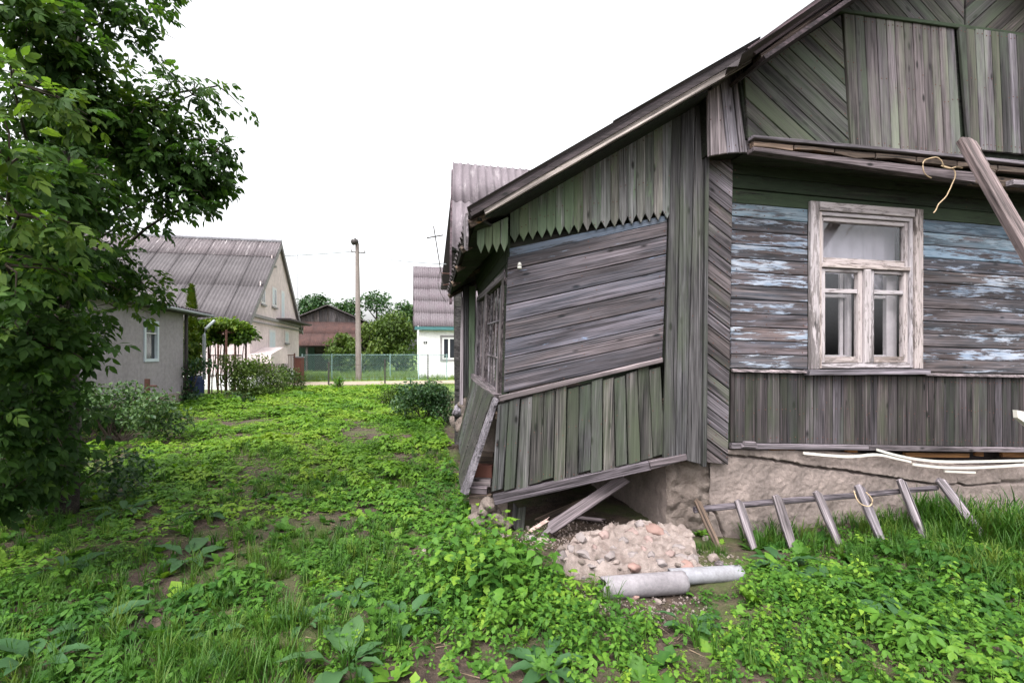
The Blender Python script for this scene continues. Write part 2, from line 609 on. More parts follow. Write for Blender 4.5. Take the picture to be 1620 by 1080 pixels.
M['pipe_pale'] = plaster('pipe_pale', (.40, .40, .44), (.27, .26, .28), .55, 5, .4, .006)
M['white_plastic'] = plain('white_plastic', (.74, .70, .64), .5, var=.06)
M['orange_wood'] = wood('orange_wood', (.42, .2, .07), (.16, .06, .02))
M['rope'] = plain('rope', (.5, .37, .24), .9, scale=60)
M['porcelain'] = plain('porcelain', (.72, .7, .66), .25, spec=.5)
M['shed'] = plaster('shed', (.47, .43, .455), (.37, .335, .355), .58, .8, .25, .01)
M['shed_base'] = plaster('shed_base', (.46, .40, .37), (.28, .22, .19), .5, 1.6)
M['win_blue'] = plain('win_blue', (.60, .68, .74), .5, var=.06)
M['win_white'] = plain('win_white', (.72, .71, .72), .5, var=.05)
M['nwall'] = plaster('nwall', (.63, .535, .535), (.53, .445, .44), .55, .35, .2, .01, .95)
M['nbase'] = plain('nbase', (.85, .83, .83), .8, var=.06)
M['slate_n'] = slate('slate_n', (.158, .142, .150), (.112, .10, .106), (.23, .21, .215), .62)
M['slate_top'] = slate('slate_top', (.20, .17, .18), (.15, .13, .14), (.62, .57, .58), .56)
M['slate_w'] = slate('slate_w', (.19, .165, .18), (.18, .145, .165), (.33, .28, .31), .62)
M['slate_e'] = slate('slate_e', (.25, .21, .235), (.16, .135, .15), (.38, .34, .36), .56)
M['slate_dark'] = slate('slate_dark', (.13, .11, .115), (.09, .075, .08), (.2, .17, .18), .64)
M['white_wall'] = plaster('white_wall', (.80, .79, .81), (.70, .68, .69), .6, .5, .1, .01, .95)
M['grey_trim'] = plain('grey_trim', (.28, .265, .27), .8)
M['teal'] = plain('teal', (.055, .16, .17), .6)
M['black_paint'] = plain('black_paint', (.02, .02, .022), .5)
M['digit'] = plain('digit', (.75, .75, .75), .5)
M['barn_wood'] = wood('barn_wood', (.13, .11, .11), (.04, .033, .034))
M['rust_sheet'] = slate('rust_sheet', (.105, .052, .045), (.065, .036, .034), (.20, .09, .05), .6)
M['dark_green_door'] = plain('dark_green_door', (.02, .05, .035), .7)
M['metal_dark'] = plain('metal_dark', (.06, .052, .05), .6, .3)
M['metal_rust'] = plain('metal_rust', (.11, .05, .038), .8)
M['metal_grey'] = plain('metal_grey', (.30, .33, .35), .45, .5)
M['concrete_pole'] = plaster('concrete_pole', (.33, .28, .26), (.25, .21, .19), .55, 1.2)
M['mesh_green'] = plain('mesh_green', (.20, .31, .30), .6)
M['post_blue'] = plain('post_blue', (.42, .53, .57), .6)
M['brick_red'] = plain('brick_red', (.16, .065, .05), .85)
M['brick_pink'] = plain('brick_pink', (.42, .3, .27), .9, var=.3, scale=20)
M['barrel_blue'] = plain('barrel_blue', (.03, .045, .12), .4)
M['bark'] = wood('bark', (.10, .08, .065), (.03, .024, .02))
M['twig'] = plain('twig', (.07, .052, .04), .9)
M['leaf_tree'] = leafmat('leaf_tree', (.014, .036, .008), (.038, .082, .016), (.10, .15, .024), .50, .6, .16)
M['leaf_weed'] = leafmat('leaf_weed', (.026, .080, .013), (.072, .165, .021), (.16, .255, .028), .35, .55, .16)
M['leaf_lawn'] = leafmat('leaf_lawn', (.045, .115, .012), (.108, .225, .018), (.205, .31, .03), .35, .55, .2)
M['grass'] = leafmat('grass', (.022, .075, .012), (.055, .14, .018), (.15, .21, .035), .35, .5, .2)
M['leaf_dock'] = leafmat('leaf_dock', (.035, .095, .035), (.07, .165, .06), (.13, .24, .085), .28, .6, .2)
M['leaf_dark'] = leafmat('leaf_dark', (.012, .035, .014), (.028, .07, .022), (.065, .115, .03), .25, .5, .3)
M['leaf_olive'] = leafmat('leaf_olive', (.03, .055, .014), (.075, .125, .025), (.15, .20, .04), .3, .5, .2)
M['leaf_vine'] = leafmat('leaf_vine', (.03, .08, .012), (.08, .17, .02), (.20, .28, .03), .35, .5, .25)
M['leaf_thuja'] = leafmat('leaf_thuja', (.03, .07, .008), (.085, .15, .014), (.15, .20, .02), .2, .6, .2)
M['dry'] = plain('dry', (.30, .22, .15), .9)
M['bottle'] = plain('bottle', (.012, .012, .014), .2, spec=.6)

# ------------------------------------------------------------------ ground, road
A12 = 12.0
U = Vector((math.cos(R(A12)), math.sin(R(A12)), 0))       # along the house front
VD = Vector((-math.sin(R(A12)), math.cos(R(A12)), 0))     # away from the viewer, along the house side


def gh(x, y):
    x = np.asarray(x, dtype=float); y = np.asarray(y, dtype=float)
    h = .022 * np.sin(x * 1.9 + .6) * np.cos(y * 1.3 + .4) + .016 * np.sin(x * 3.7 + y * 2.1) + .012 * np.sin(x * 5.3 - y * 4.7 + 1.2)
    h = h + .035 * np.sin(x * .55 + .3) * np.sin(y * .42 + 1.0)
    k = np.exp(-(((x - .45) / 1.3) ** 2 + ((y - 4.5) / .8) ** 2))
    h = h * (1 - .6 * k) + .05 * k
    far = np.clip((y - 22) / 4, 0, 1)
    return h * (1 - far)


def soil_mat():
    k = NT('soil')
    v = k.vec((1, 1, 1), False)
    n1 = k.noise(v, .9, 7, .65)
    n2 = k.noise(v, 9, 8, .7)
    n3 = k.noise(v, 55, 5, .7)
    c = k.mix(k.ramp(n2, (.35, 0), (.68, 1)), (.020, .013, .010), (.085, .058, .044))
    c = k.mix(k.ramp(n3, (.55, 0), (.72, .8)), c, (.15, .115, .092))
    c = k.mix(k.ramp(n1, (.47, 0), (.60, .75)), c, (.055, .075, .018))
    # beyond the garden: short grass
    g = k.node('ShaderNodeTexCoord')
    sx = k.node('ShaderNodeSeparateXYZ', {0: g.outputs['Object']})
    far = k.node('ShaderNodeMapRange', {0: sx.outputs['Y'], 1: 16.0, 2: 24.0}).outputs[0]
    gc = k.mix(k.ramp(k.noise(v, 2.2, 8, .7), (.35, 0), (.65, 1)), (.06, .12, .02), (.125, .19, .035))
    c = k.mix(far, c, gc)
    hgt = k.math('ADD', n2, k.math('MULTIPLY', n3, .5))
    return k.finish(c, .95, hgt, .9, .03)


def ground():
    xs = np.concatenate([np.linspace(-900, -30, 14)[:-1], np.linspace(-30, -9, 40)[:-1], np.linspace(-9, 9, 180)[:-1], np.linspace(9, 30, 24)[:-1], np.linspace(30, 900, 14)])
    ys = np.concatenate([np.linspace(-60, 1, 10)[:-1], np.linspace(1, 9, 110)[:-1], np.linspace(9, 30, 90)[:-1], np.linspace(30, 1500, 24)])
    X, Y = np.meshgrid(xs, ys)
    Z = gh(X, Y)
    Z = Z + .012 * np.sin(X * 23 + 3 * np.sin(Y * 11)) * np.sin(Y * 19 + 2 * np.sin(X * 13)) * (np.abs(X) < 9) * (Y < 10)
    V = np.stack([X.ravel(), Y.ravel(), Z.ravel()], 1)
    nx, ny = len(xs), len(ys)
    i = (np.arange(ny - 1)[:, None] * nx + np.arange(nx - 1)[None, :]).ravel()
    Fc = np.stack([i, i + 1, i + nx + 1, i + nx], 1)
    o = put('ground', mesh_np('ground', V, Fc, smooth=True), soil_mat())
    tag(o, 'brown garden soil under the weeds', kind='structure')


ground()

g = G()
kr = NT('road_sand')
n = kr.noise(kr.vec((1, 1, 1), False), 1.3, 8, .7)
M['road'] = kr.finish(kr.mix(kr.ramp(n, (.3, 0), (.7, 1)), (.20, .165, .125), (.29, .245, .19)), .95, n, .3, .02)
RO = Vector((-9.5, 24.6, 0))                                # a point on the near road edge
rp = [RO - U * 60, RO + U * 80, RO + U * 80 + VD * 3.2, RO - U * 60 + VD * 3.2]
g.prism([p + ZH * .004 for p in rp], [p + ZH * .03 for p in rp])
tag(g.obj('road', M['road']), 'pale sandy lane beyond the garden', kind='structure')

# ------------------------------------------------------------------ the old wooden house
house = thing('wooden_house', 'old grey wooden house with peeling blue planks and sagging porch', 'house', (1.9, 4.4, 0))
W = vplane(1.905, 4.20, A12)          # main wall
GP = W.off(.26)                        # gable, overhanging
Q = vplane(0, 4.12, 0)                 # porch front, turned a little by its collapse
S = Pl((-.04, 4.16, 0), -VD)           # porch side


def part(name, parent=None, label=None, loc=None):
    e = bpy.data.objects.new(name, None)
    e.empty_display_size = .1
    link(e, parent or house, Matrix.Translation(Vector(loc or (1.9, 4.4, 1))))
    if label: e['label'] = label
    return e


# --- front wall backing with a real window opening
wx0, wz1 = W.sz(1279.5, 319)
wx1, wz0 = W.sz(1456, 583)
wz0 = W.sz(1278, 584)[1]
wW, wH = wx1 - wx0, wz1 - wz0
ix0, ix1, iz0, iz1 = wx0 + .06 * wW, wx1 - .06 * wW, wz0 + .03 * wH, wz1 - .045 * wH
REND = 5.3                             # right end of the house along the wall
ZT = 3.05


def wbox(gg, pl, a0, a1, b0, b1, o0, o1):
    f = [pl.w(a0, b0), pl.w(a1, b0), pl.w(a1, b1), pl.w(a0, b1)]
    gg.prism([p + pl.n * o0 for p in f], [p + pl.n * o1 for p in f])


g = G()
ZF = W.sz(1152, 706)[1] - .02
wbox(g, W, -.02, ix0, ZF, ZT, -.16, -.03)
wbox(g, W, ix1, REND, ZF, ZT, -.16, -.03)
wbox(g, W, ix0, ix1, ZF, iz0, -.16, -.03)
wbox(g, W, ix0, ix1, iz1, ZT, -.16, -.03)
fw = g.obj('front_wall', M['siding_green_shaded'], house)

sl_top = W.ang((1160, 330), (1620, 372))
zrow = lambda px, py: W.sz(px, py)
# courses of horizontal planks left and right of the window
LT, LB = W.sz(1154, 320)[1], W.sz(1154, 582)[1]
sA, sM, sB = -.012, -.025, -.052
for (x0, x1, mats) in ((0.0, wx0 - .004, 'L'), (wx1 + .004, REND, 'R')):
    nrow = 12
    hh = (LT - LB) / nrow
    for r in range(nrow):
        t = LT - r * hh
        sl_, sh_ = sA + (sM - sA) * (r + 1) / nrow, sA + (sM - sA) * r / nrow
        pg = [(x0, t - hh + .004 + sl_ * x0), (x1, t - hh + .004 + sl_ * x1), (x1, t + sh_ * x1), (x0, t + sh_ * x0)]
        if r in (0, 1) : mm = M['siding_blue'] if mats == 'R' or r == 0 else M['siding_grey']
        elif mats == 'R' and r == 2: mm = M['siding_blue']
        elif r in (6, 7, 9, 11) or (mats == 'R' and r in (3, 4)): mm = M['siding_grey']
        else: mm = M['siding']
        if r == 9 and mats == 'L': mm = M['siding']
        board('siding_plank', W, pg, .026, -.03, sA, mm, fw, wob=.001, ch=.006, tilt=.25)
# green planks under the overhang, its shade also put into their colour
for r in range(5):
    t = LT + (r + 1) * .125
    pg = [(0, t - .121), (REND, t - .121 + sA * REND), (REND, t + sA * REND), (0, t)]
    board('siding_plank', W, pg, .024, -.03, sA, M['siding_green_shaded'], fw, wob=.001, ch=.005, label='green painted plank, darkened for the overhang shade')
# thin ledge between planks and skirting
pg = [(-.0, LB - .035), (REND, LB - .035 + sA * REND), (REND, LB - .004 + sA * REND), (0, LB - .004)]
g = G()
b0, b1 = LB - .032, LB - .006
sA0, sA = sA, sM
for x0, x1 in ((0, wx0 - .03), (wx1 + .03, REND)):
    g.prism([W.w(x0, b0 + sA * x0, 0), W.w(x1, b0 + sA * x1, 0), W.w(x1, b1 + sA * x1, -.02), W.w(x0, b1 + sA * x0, -.02)],
            [W.w(x0, b0 + sA * x0, .028), W.w(x1, b0 + sA * x1, .028), W.w(x1, b1 + sA * x1, .012), W.w(x0, b1 + sA * x0, .012)])
g.obj('water_table', M['trim'], fw)

# skirting of upright boards
ST = LB - .04
SB = W.sz(1152, 700)[1]
skm = part('skirting', house, loc=W.w(2, .9))
reg = [(0, SB), (REND, SB + sB * REND), (REND, ST + sA * REND), (0, ST)]
fill('skirting_board', W, reg, R(90), .098, .022, -.028, M['skirt_main'], skm, gap=.006, var=.3, wob=.002, tilt=.7)
for (x0, x1) in ((-.01, 1.42), (1.425, REND)):
    pg = [(x0, SB - .048 + sB * x0), (x1, SB - .048 + sB * x1), (x1, SB - .003 + sB * x1), (x0, SB - .003 + sB * x0)]
    board('bottom_rail', W, pg, .05, -.02, sB, M['trim'], skm, wob=.002)
pg = W.poly((1168, 706), (1192, 706), (1189, 697), (1172, 696))
board('rail_patch', W, pg, .03, .03, 0, M['trim'], skm)

# --- window
win = part('window', house, 'weathered white window with three lights', W.w((wx0 + wx1) / 2, wz0))


def wr(fx0, fx1, fy0, fy1):
    x0, x1 = wx0 + fx0 * wW, wx0 + fx1 * wW
    z0, z1 = wz1 - fy1 * wH, wz1 - fy0 * wH
    return [(x0, z0), (x1, z0), (x1, z1), (x0, z1)]


def wbar(name, fx0, fx1, fy0, fy1, off, th, mat, vert, ch=.004):
    board(name, W, wr(fx0, fx1, fy0, fy1), th, off, R(90) if vert else 0, mat, win, wob=.0012, ch=ch, tilt=.15)


PE = M['peeling']
wbar('casing_board', 0, .073, .0, 1, -.005, .034, PE, True)
wbar('casing_board', .927, 1, .0, 1, -.005, .034, PE, True)
wbar('casing_board', .076, .924, 0, .052, -.005, .034, PE, False)
wbar('sill_board', -.035, 1.035, 1.003, 1.035, -.02, .085, M['trim'], False)
wbar('frame_bar', .076, .105, .055, .995, -.05, .06, PE, True)
wbar('frame_bar', .895, .924, .055, .995, -.05, .06, PE, True)
wbar('frame_bar', .105, .895, .055, .078, -.05, .058, PE, False)
wbar('frame_bar', .105, .895, .965, .995, -.05, .058, PE, False)
# transom light
wbar('sash_bar', .107, .135, .081, .362, -.055, .045, PE, True)
wbar('sash_bar', .868, .893, .081, .362, -.055, .045, PE, True)
wbar('sash_bar', .136, .867, .081, .107, -.055, .043, PE, False)
wbar('sash_bar', .136, .867, .325, .362, -.055, .043, PE, False)
wbar('transom', .105, .895, .364, .388, -.05, .066, PE, False)
wbar('mullion', .478, .536, .39, .964, -.05, .066, PE, True, ch=.008)
for (a, b) in ((.107, .476), (.538, .893)):
    wbar('sash_bar', a, a + .042, .392, .962, -.055, .046, PE, True)
    wbar('sash_bar', b - .036, b, .392, .962, -.055, .046, PE, True)
    wbar('sash_bar', a + .043, b - .037, .392, .412, -.055, .044, PE, False)
    wbar('sash_bar', a + .043, b - .037, .925, .962, -.055, .044, PE, False)
    wbar('sash_bar', a + .043, b - .037, .512, .538, -.055, .040, PE, False)


def pane(fx0, fx1, fy0, fy1, off=-.04):
    pg = wr(fx0, fx1, fy0, fy1)
    gg = G()
    gg.prism([W.w(a, b, off) for a, b in pg], [W.w(a, b, off + .003) for a, b in pg])
    gg.obj('pane', M['glass'], win)


pane(.13, .87, .10, .33)
for (a, b) in ((.107, .476), (.538, .893)):
    pane(a + .04, b - .034, .41, .514)
    pane(a + .04, b - .034, .536, .928)
# inner casement, curtains
for (a, b) in ((.44, .475), (.80, .90)):
    wbar('inner_sash', a, b, .40, .95, -.16, .04, M['inner_white'], True)
for (a, b) in ((.10, .47), (.55, .90)):
    wbar('inner_sash', a, b, .915, .95, -.165, .03, M['inner_white'], False)
    wbar('inner_sash', a, b, .535, .555, -.165, .03, M['inner_white'], False)
wbar('inner_sash', .405, .438, .40, .95, -.185, .02, M['inner_white'], True)


def curtain(pts, off, waves=9, amp=.012):
    """hanging cloth: polygon between a top and a bottom edge, pleated"""
    nx, nz = 40, 8
    V = []
    for j in range(nz + 1):
        for i in range(nx + 1):
            u, v = i / nx, j / nz
            x = (pts[0][0] * (1 - u) + pts[1][0] * u) * (1 - v) + (pts[3][0] * (1 - u) + pts[2][0] * u) * v
            z = (pts[0][1] * (1 - u) + pts[1][1] * u) * (1 - v) + (pts[3][1] * (1 - u) + pts[2][1] * u) * v
            V.append(W.w(x, z, off + amp * math.sin(u * waves * 6.28 + math.sin(u * 9)) * (.4 + .6 * v)))
    V = np.array([tuple(p) for p in V])
    i = (np.arange(nz)[:, None] * (nx + 1) + np.arange(nx)[None, :]).ravel()
    Fc = np.stack([i, i + 1, i + nx + 2, i + nx + 1], 1)
    put('curtain', mesh_np('curtain', V, Fc, smooth=True), M['curtain'], win)


wp = lambda fx, fy: (wx0 + fx * wW, wz1 - fy * wH)
curtain([wp(.06, .03), wp(.94, .03), wp(.94, .40), wp(.06, .40)], -.19, 7)
curtain([wp(.50, .40), wp(.90, .40), wp(.90, .50), wp(.72, .50)], -.20, 3)
g = G()
wbox(g, W, wx0 - .6, wx1 + 1.2, .7, .75, -2.4, -.2)
wbox(g, W, wx0 - .6, wx1 + 1.2, 3.0, 3.05, -2.4, -.2)
wbox(g, W, wx0 - .65, wx0 - .6, .7, 3.05, -2.4, -.2)
wbox(g, W, wx1 + 1.2, wx1 + 1.25, .7, 3.05, -2.4, -.2)
wbox(g, W, wx0 - .6, wx1 + 1.2, .7, 3.05, -2.45, -2.4)
g.obj('room', M['room'], house)

# --- gable
gab = part('gable', house, loc=GP.w(2, 3.4))
gb = GP
fill('gable_board', gb, gb.poly((1176, 118), (1329, 24), (1342, 231), (1183, 219)), gb.ang((1240, 80), (1337, 173)), .125, .022, -.01, M['gable_green'], gab, gap=.006, wob=.001)
vA = gb.ang((1372, 234), (1362, 25))
fill('gable_board', gb, gb.poly((1331, 23), (1363, 26), (1374, 235), (1344, 231)), vA, .10, .024, -.004, M['gable_green'], gab, gap=.005)
fill('gable_board', gb, gb.poly((1364, 27), (1506, 46), (1519, 253), (1375, 235)), vA, .098, .022, -.004, M['gable_pale'], gab, gap=.009, wob=.001)
hat = part('hatch', house, 'closed loft hatch of upright boards', GP.w(2.5, 3.2))
fill('hatch_board', gb, gb.poly((1510, 46), (1760, 78), (1780, 262), (1526, 238)), vA, .105, .024, .012, [M['gable_pale'], M['gable_pale'], M['gable_green']], hat, gap=.009, wob=.001)
# upper chevron
rg = gb.sz(1525, 0)[0]
fill('gable_board', gb, gb.poly((1312, 14), (1523, 43), (1521, -220)), gb.ang((1425, -45), (1500, 42)), .125, .022, -.008, M['gable_green'], gab, gap=.006)
fill('gable_board', gb, gb.poly((1526, 43), (1840, 84), (1524, -220)), gb.ang((1540, 42), (1620, -30)), .125, .022, -.008, M['gable_green'], gab, gap=.006)
board('gable_rail', gb, gb.poly((1312, 16), (1860, 88), (1860, 95), (1312, 22)), .035, .0, gb.ang((1312, 16), (1860, 88)), M['siding_green_shaded'], gab, wob=0)
# backing so that nothing shows between boards
g = G()
bk = gb.poly((1172, 126), (1322, 12), (1524, -230), (1900, 80), (1900, 290), (1183, 219))
g.prism([gb.w(a, b, -.05) for a, b in bk], [gb.w(a, b, -.012) for a, b in bk])
g.obj('gable_backing', M['soffit'], gab)
# ledge, rotten strip, beam
aL = gb.ang((1183, 222), (1640, 264))
board('gable_ledge', gb, gb.poly((1183, 219), (1740, 271), (1740, 277), (1183, 224)), .065, -.0, aL, M['trim'], gab, wob=.003)
for i in range(7):
    a, b = 1186 + i * 64, 1186 + i * 64 + 62
    ya, yb = 227 + (a - 1186) * .098, 227 + (b - 1186) * .098
    board('rotten_strip', gb, gb.poly((a, ya), (b, yb), (b, yb + random.uniform(6, 11)), ((a + b) / 2, (ya + yb) / 2 + random.uniform(5, 12)), (a, ya + random.uniform(6, 10))), .05, .0, aL, M['rotten'], gab, wob=.004)
board('eaves_beam', gb, gb.poly((1186, 236), (1535, 275), (1535, 291), (1186, 243)), .075, -.03, aL, M['beam'], gab, wob=.004)
board('eaves_beam', gb, gb.poly((1540, 276), (1860, 310), (1860, 330), (1540, 291)), .06, -.05, aL, M['rotten'], gab, wob=.004)
board('eaves_strip', gb, gb.poly((1585, 289), (1860, 316), (1860, 322), (1585, 297)), .06, .03, aL, M['pale'], gab)
# soffit between wall and gable
g = G()
q0, q1 = gb.sz(1186, 238), gb.sz(1860, 315)
g.prism([gb.w(q0[0], q0[1], -.03), gb.w(q1[0], q1[1], -.03), W.w(q1[0], q1[1], -.05), W.w(q0[0], q0[1], -.05)],
        [gb.w(q0[0], q0[1] + .03, -.03), gb.w(q1[0], q1[1] + .03, -.03), W.w(q1[0], q1[1] + .03, -.05), W.w(q0[0], q0[1] + .03, -.05)])
g.obj('soffit_board', M['soffit'], gab)
# eave box at the gable's foot: three pale boards hung in front
EB = vplane(0, 3.86, 4)
box_ = part('eave_box', house, loc=EB.w(1.8, 3.2))
for pts in (((1116, 140), (1136, 127), (1148, 244), (1119, 249)), ((1137, 127), (1153, 118), (1167, 243), (1149, 244)), ((1156, 117), (1173, 112), (1185, 243), (1169, 243))):
    board('eave_board', EB, EB.poly(*pts), .022, random.uniform(0, .01), EB.ang(pts[3], pts[0]), M['pale'], box_)
g = G()
pq = EB.poly((1117, 150), (1182, 125), (1184, 238), (1120, 243))
g.prism([EB.w(a, b, -.25) for a, b in pq], [EB.w(a, b, -.004) for a, b in pq])
g.obj('eave_backing', M['soffit'], box_)

# --- roofs
def corr_mesh(name, w, l, waves, amp, mat, seg=6, thick=.006):
    """corrugated sheet: X across the waves, Y down the slope, Z out"""
    n = waves * seg
    xs = np.linspace(-w / 2, w / 2, n + 1)
    zs = amp * np.cos(np.linspace(0, waves * 2 * math.pi, n + 1))
    V, Fc = [], []
    for zo in (0, -thick):
        for y in (-l / 2, l / 2):
            V += [(x, y, z + zo) for x, z in zip(xs, zs)]
    k = n + 1
    for i in range(n):
        Fc.append((i, i + 1, k + i + 1, k + i))
        Fc.append((2 * k + i, 3 * k + i, 3 * k + i + 1, 2 * k + i + 1))
        Fc.append((i, 2 * k + i, 2 * k + i + 1, i + 1))
        Fc.append((k + i, k + i + 1, 3 * k + i + 1, 3 * k + i))
    me = mesh_np(name, np.array(V), np.array(Fc), smooth=False)
    me.materials.append(mat)
    return me


def sheets(pl, s0, s1, t0, t1, sw, sh, waves, amp, mat, parent, topmat=None, seg=6, lap=.1, lift=.3):
    """t0 is the eave, t1 the ridge; upper sheets lie over lower ones"""
    nc = max(1, round((s1 - s0) / sw)); nr = max(1, round((t1 - t0) / sh))
    sw, sh = (s1 - s0) / nc, (t1 - t0) / nr
    me = corr_mesh('roof_sheet', sw + .03, sh + lap, waves, amp, mat, seg)
    me2 = corr_mesh('roof_sheet', sw + .03, sh + lap, waves, amp, topmat, seg) if topmat else me
    for r in range(nr):
        for c in range(nc):
            a, b = s0 + (c + .5) * sw, t0 + (r + .5) * sh
            m = pl.frame(a, b, .012 + random.uniform(0, .004) + (c % 2) * .004, 0) @ Matrix.Rotation(R(-lift + random.uniform(-.04, .04)), 4, 'X') @ Matrix.Rotation(R(random.uniform(-.1, .1)), 4, 'Z')
            put('roof_sheet', me2 if r == nr - 1 else me, None, parent, m)


def sheets4(A, B, C, D, nc, nr, waves, amp, mat, parent, seg=6, thick=.007):
    """roof between eave A-C and ridge B-D: nc sheets along the eave, nr up the slope, waves running up"""
    nrm = (C - A).cross(B - A).normalized()
    if nrm.z < 0: nrm = -nrm
    bil = lambda u, v: (A * (1 - u) + C * u) * (1 - v) + (B * (1 - u) + D * u) * v
    for c in range(nc):
        for r in range(nr):
            n = waves * seg
            u0, u1, v0, v1 = c / nc - .004, (c + 1) / nc + .012, r / nr, min(1, (r + 1.12) / nr)
            dz0 = .004 * (c % 2) + random.uniform(0, .004)
            ctr = bil((u0 + u1) / 2, (v0 + v1) / 2)
            V, Fc = [], []
            for zo in (0, -thick):
                for v in (v0, v1):
                    for i in range(n + 1):
                        lift = .008 * (v1 - v) / (v1 - v0) * (1 if r else .3)
                        p = bil(u0 + (u1 - u0) * i / n, v) + nrm * (amp * math.cos(2 * math.pi * waves * i / n) + zo + dz0 + lift) - ctr
                        V.append(tuple(p))
            k = n + 1
            for i in range(n):
                Fc += [(i, i + 1, k + i + 1, k + i), (2 * k + i, 3 * k + i, 3 * k + i + 1, 2 * k + i + 1), (i, 2 * k + i, 2 * k + i + 1, i + 1), (k + i, k + i + 1, 3 * k + i + 1, 3 * k + i)]
            put('roof_sheet', mesh_np('roof_sheet', np.array(V), np.array(Fc)), mat, parent, Matrix.Translation(ctr))


# lower roof over the porch, sagging towards the back
A_ = P(741, 333, 3.72); B_ = P(1204, 64, 3.72); C_ = P(708, 462, 6.35)
uu = (A_ - C_).normalized()                        # along the eave towards the viewer
vv = (B_ - A_)
LR = Pl(A_, uu, vv)
lowr = part('porch_roof', house, loc=A_)
hB = (B_ - A_).dot(LR.v)
shB = (B_ - A_).dot(LR.u)
LA = (A_ - C_).length
sheets4(A_, B_, C_, B_ + (C_ - A_), 3, 2, 7, .022, M['slate_dark'], lowr)
g = G()
p4 = [A_, B_, B_ + (C_ - A_), C_]
g.prism([p - LR.n * .05 for p in p4], [p - LR.n * .022 for p in p4])
g.obj('roof_deck', M['edge_dark'], lowr)
FQ = vplane(0, 3.76, 0)
fa = FQ.ang((768, 337), (1184, 97))
board('fascia_board', FQ, FQ.poly((768, 341), (1187, 101), (1186, 86), (764, 330)), .03, .0, fa, M['fascia'], lowr, wob=.002)
board('fascia_board', FQ, FQ.poly((746, 338), (1196, 79), (1194, 70), (742, 330)), .035, -.005, fa, M['edge_dark'], lowr, wob=.002)
# soffit under the overhang
g = G()
a0, a1 = P(768, 345, 3.78), P(1120, 142, 3.78)
b0_, b1_ = P(806, 340, 4.14), P(1120, 160, 4.14)
g.prism([a0, a1, b1_, b0_], [p + ZH * .02 for p in (a0, a1, b1_, b0_)])
g.obj('soffit_board', M['soffit'], lowr)
# side soffit: dark boards above the porch side window, rafters' ends
g = G()
e0, e1 = A_ - LR.n * .06 + Vector((.04, .05, 0)), C_ - LR.n * .06
f0, f1 = P(803, 372, 4.2), P(742, 430, 6.6)
g.prism([e0, f0, f1, e1], [p + ZH * .02 for p in (e0, f0, f1, e1)])
g.obj('side_soffit', M['soffit'], lowr)
for k in range(5):
    t = .04 + k * .235
    p0 = A_.lerp(C_, t) - LR.n * .06
    g = G()
    g.tube([p0 + LR.v * -.02 + Vector((0, 0, -.01)), p0 + LR.v * .5], .035, 5)
    g.obj('rafter', M['rotten'], lowr)
board('eave_strip', Pl(A_, -VD), [(-.05, -.02), (.0, -.20), (-.04, -.30), (-.14, -.26), (-.2, -.03)], .02, .0, R(90), M['pale'], lowr)

# cross-gable roof further back
E1, E2, E3 = P(717, 258, 8.4), P(848, 270, 8.75), P(716, 392, 6.9)
er = part('entry_roof', house, 'corrugated roof of the side entrance', E1)
ER = Pl(E3, E2 - E1, E1 - E3)
sheets4(E3, E1, E3 + ER.u * 2.6, E1 + ER.u * 2.6, 2, 2, 10, .021, M['slate_e'], er)
g = G()
pp = [E3, E3 + ER.u * 2.6, E1 + ER.u * 2.4, E1]
g.prism([p - ER.n * .09 for p in pp], [p - ER.n * .045 for p in pp])
g.obj('roof_deck', M['soffit'], er)
bk2 = [E1 + ER.u * .02, E1 + ER.u * 2.4, E1 + ER.u * 2.4 + Vector((-.5, 1.9, -1.9)), E1 + Vector((-.5, 1.9, -1.9))]
g = G(); g.prism([p - ZH * .05 for p in bk2], bk2); g.obj('rear_slope', M['slate_e'], er)
# verge board
g = G()
va, vb = P(714, 268, 8.45), P(711.5, 396, 6.85)
g.prism([va, vb, vb - ZH * .75, vb - ZH * .75 + Vector((-.02, .12, 0)), va - ZH * .14], [p + Vector((.03, .008, 0)) for p in (va, vb, vb - ZH * .75, vb - ZH * .75 + Vector((-.02, .12, 0)), va - ZH * .14)])
g.obj('verge_board', M['fascia_purple'], er)
# its wall
g = G()
def at_(px, y, z): return Vector(((px - CX) / F * y, y, z))


wq = [at_(719, 6.95, .3), at_(719, 6.95, 2.95), at_(719, 8.45, 4.72), at_(719.5, 10.2, 2.95), at_(719.5, 10.2, .0)]
g.prism(wq, [p + Vector((.1, .02, 0)) for p in wq])
g.obj('entry_wall', M['corner'], er)

# main roof above the gable
RV = W.off(.58)
ra, rb = RV.sz(1184, 92), RV.sz(1325, -4)
slope = (rb[1] - ra[1]) / (rb[0] - ra[0])
rs = gb.sz(1525, 0)[0]
rz = ra[1] + slope * (rs - ra[0])
mr = part('main_roof', house, loc=RV.w(rs, rz))
for sgn in (1, -1):
    if sgn == 1:
        e, dirv = RV.w(ra[0] - .02, ra[1] - .02 * slope), RV.u * 1 + ZH * slope
        pl = Pl(e, -VD, dirv)
    else:
        e, dirv = RV.w(2 * rs - ra[0], ra[1]), -RV.u + ZH * slope
        pl = Pl(e, VD, dirv)
    ln = (RV.w(rs, rz) - e).length
    s0, s1 = (-9, 0.03) if sgn == 1 else (-.03, 9)
    sheets(pl, s0, s1, 0, ln, 1.12, 1.7, 7, .024, M['slate_dark'], mr, seg=4)
    g = G()
    c4 = [pl.w(s0, .12, -.05), pl.w(s1, .12, -.05), pl.w(s1, ln, -.05), pl.w(s0, ln, -.05)]
    g.prism([p - pl.n * .03 for p in c4], c4)
    g.obj('roof_deck', M['fascia_purple'], mr)
fr = RV.off(-.03)
fA = fr.ang((1184, 92), (1325, -4))
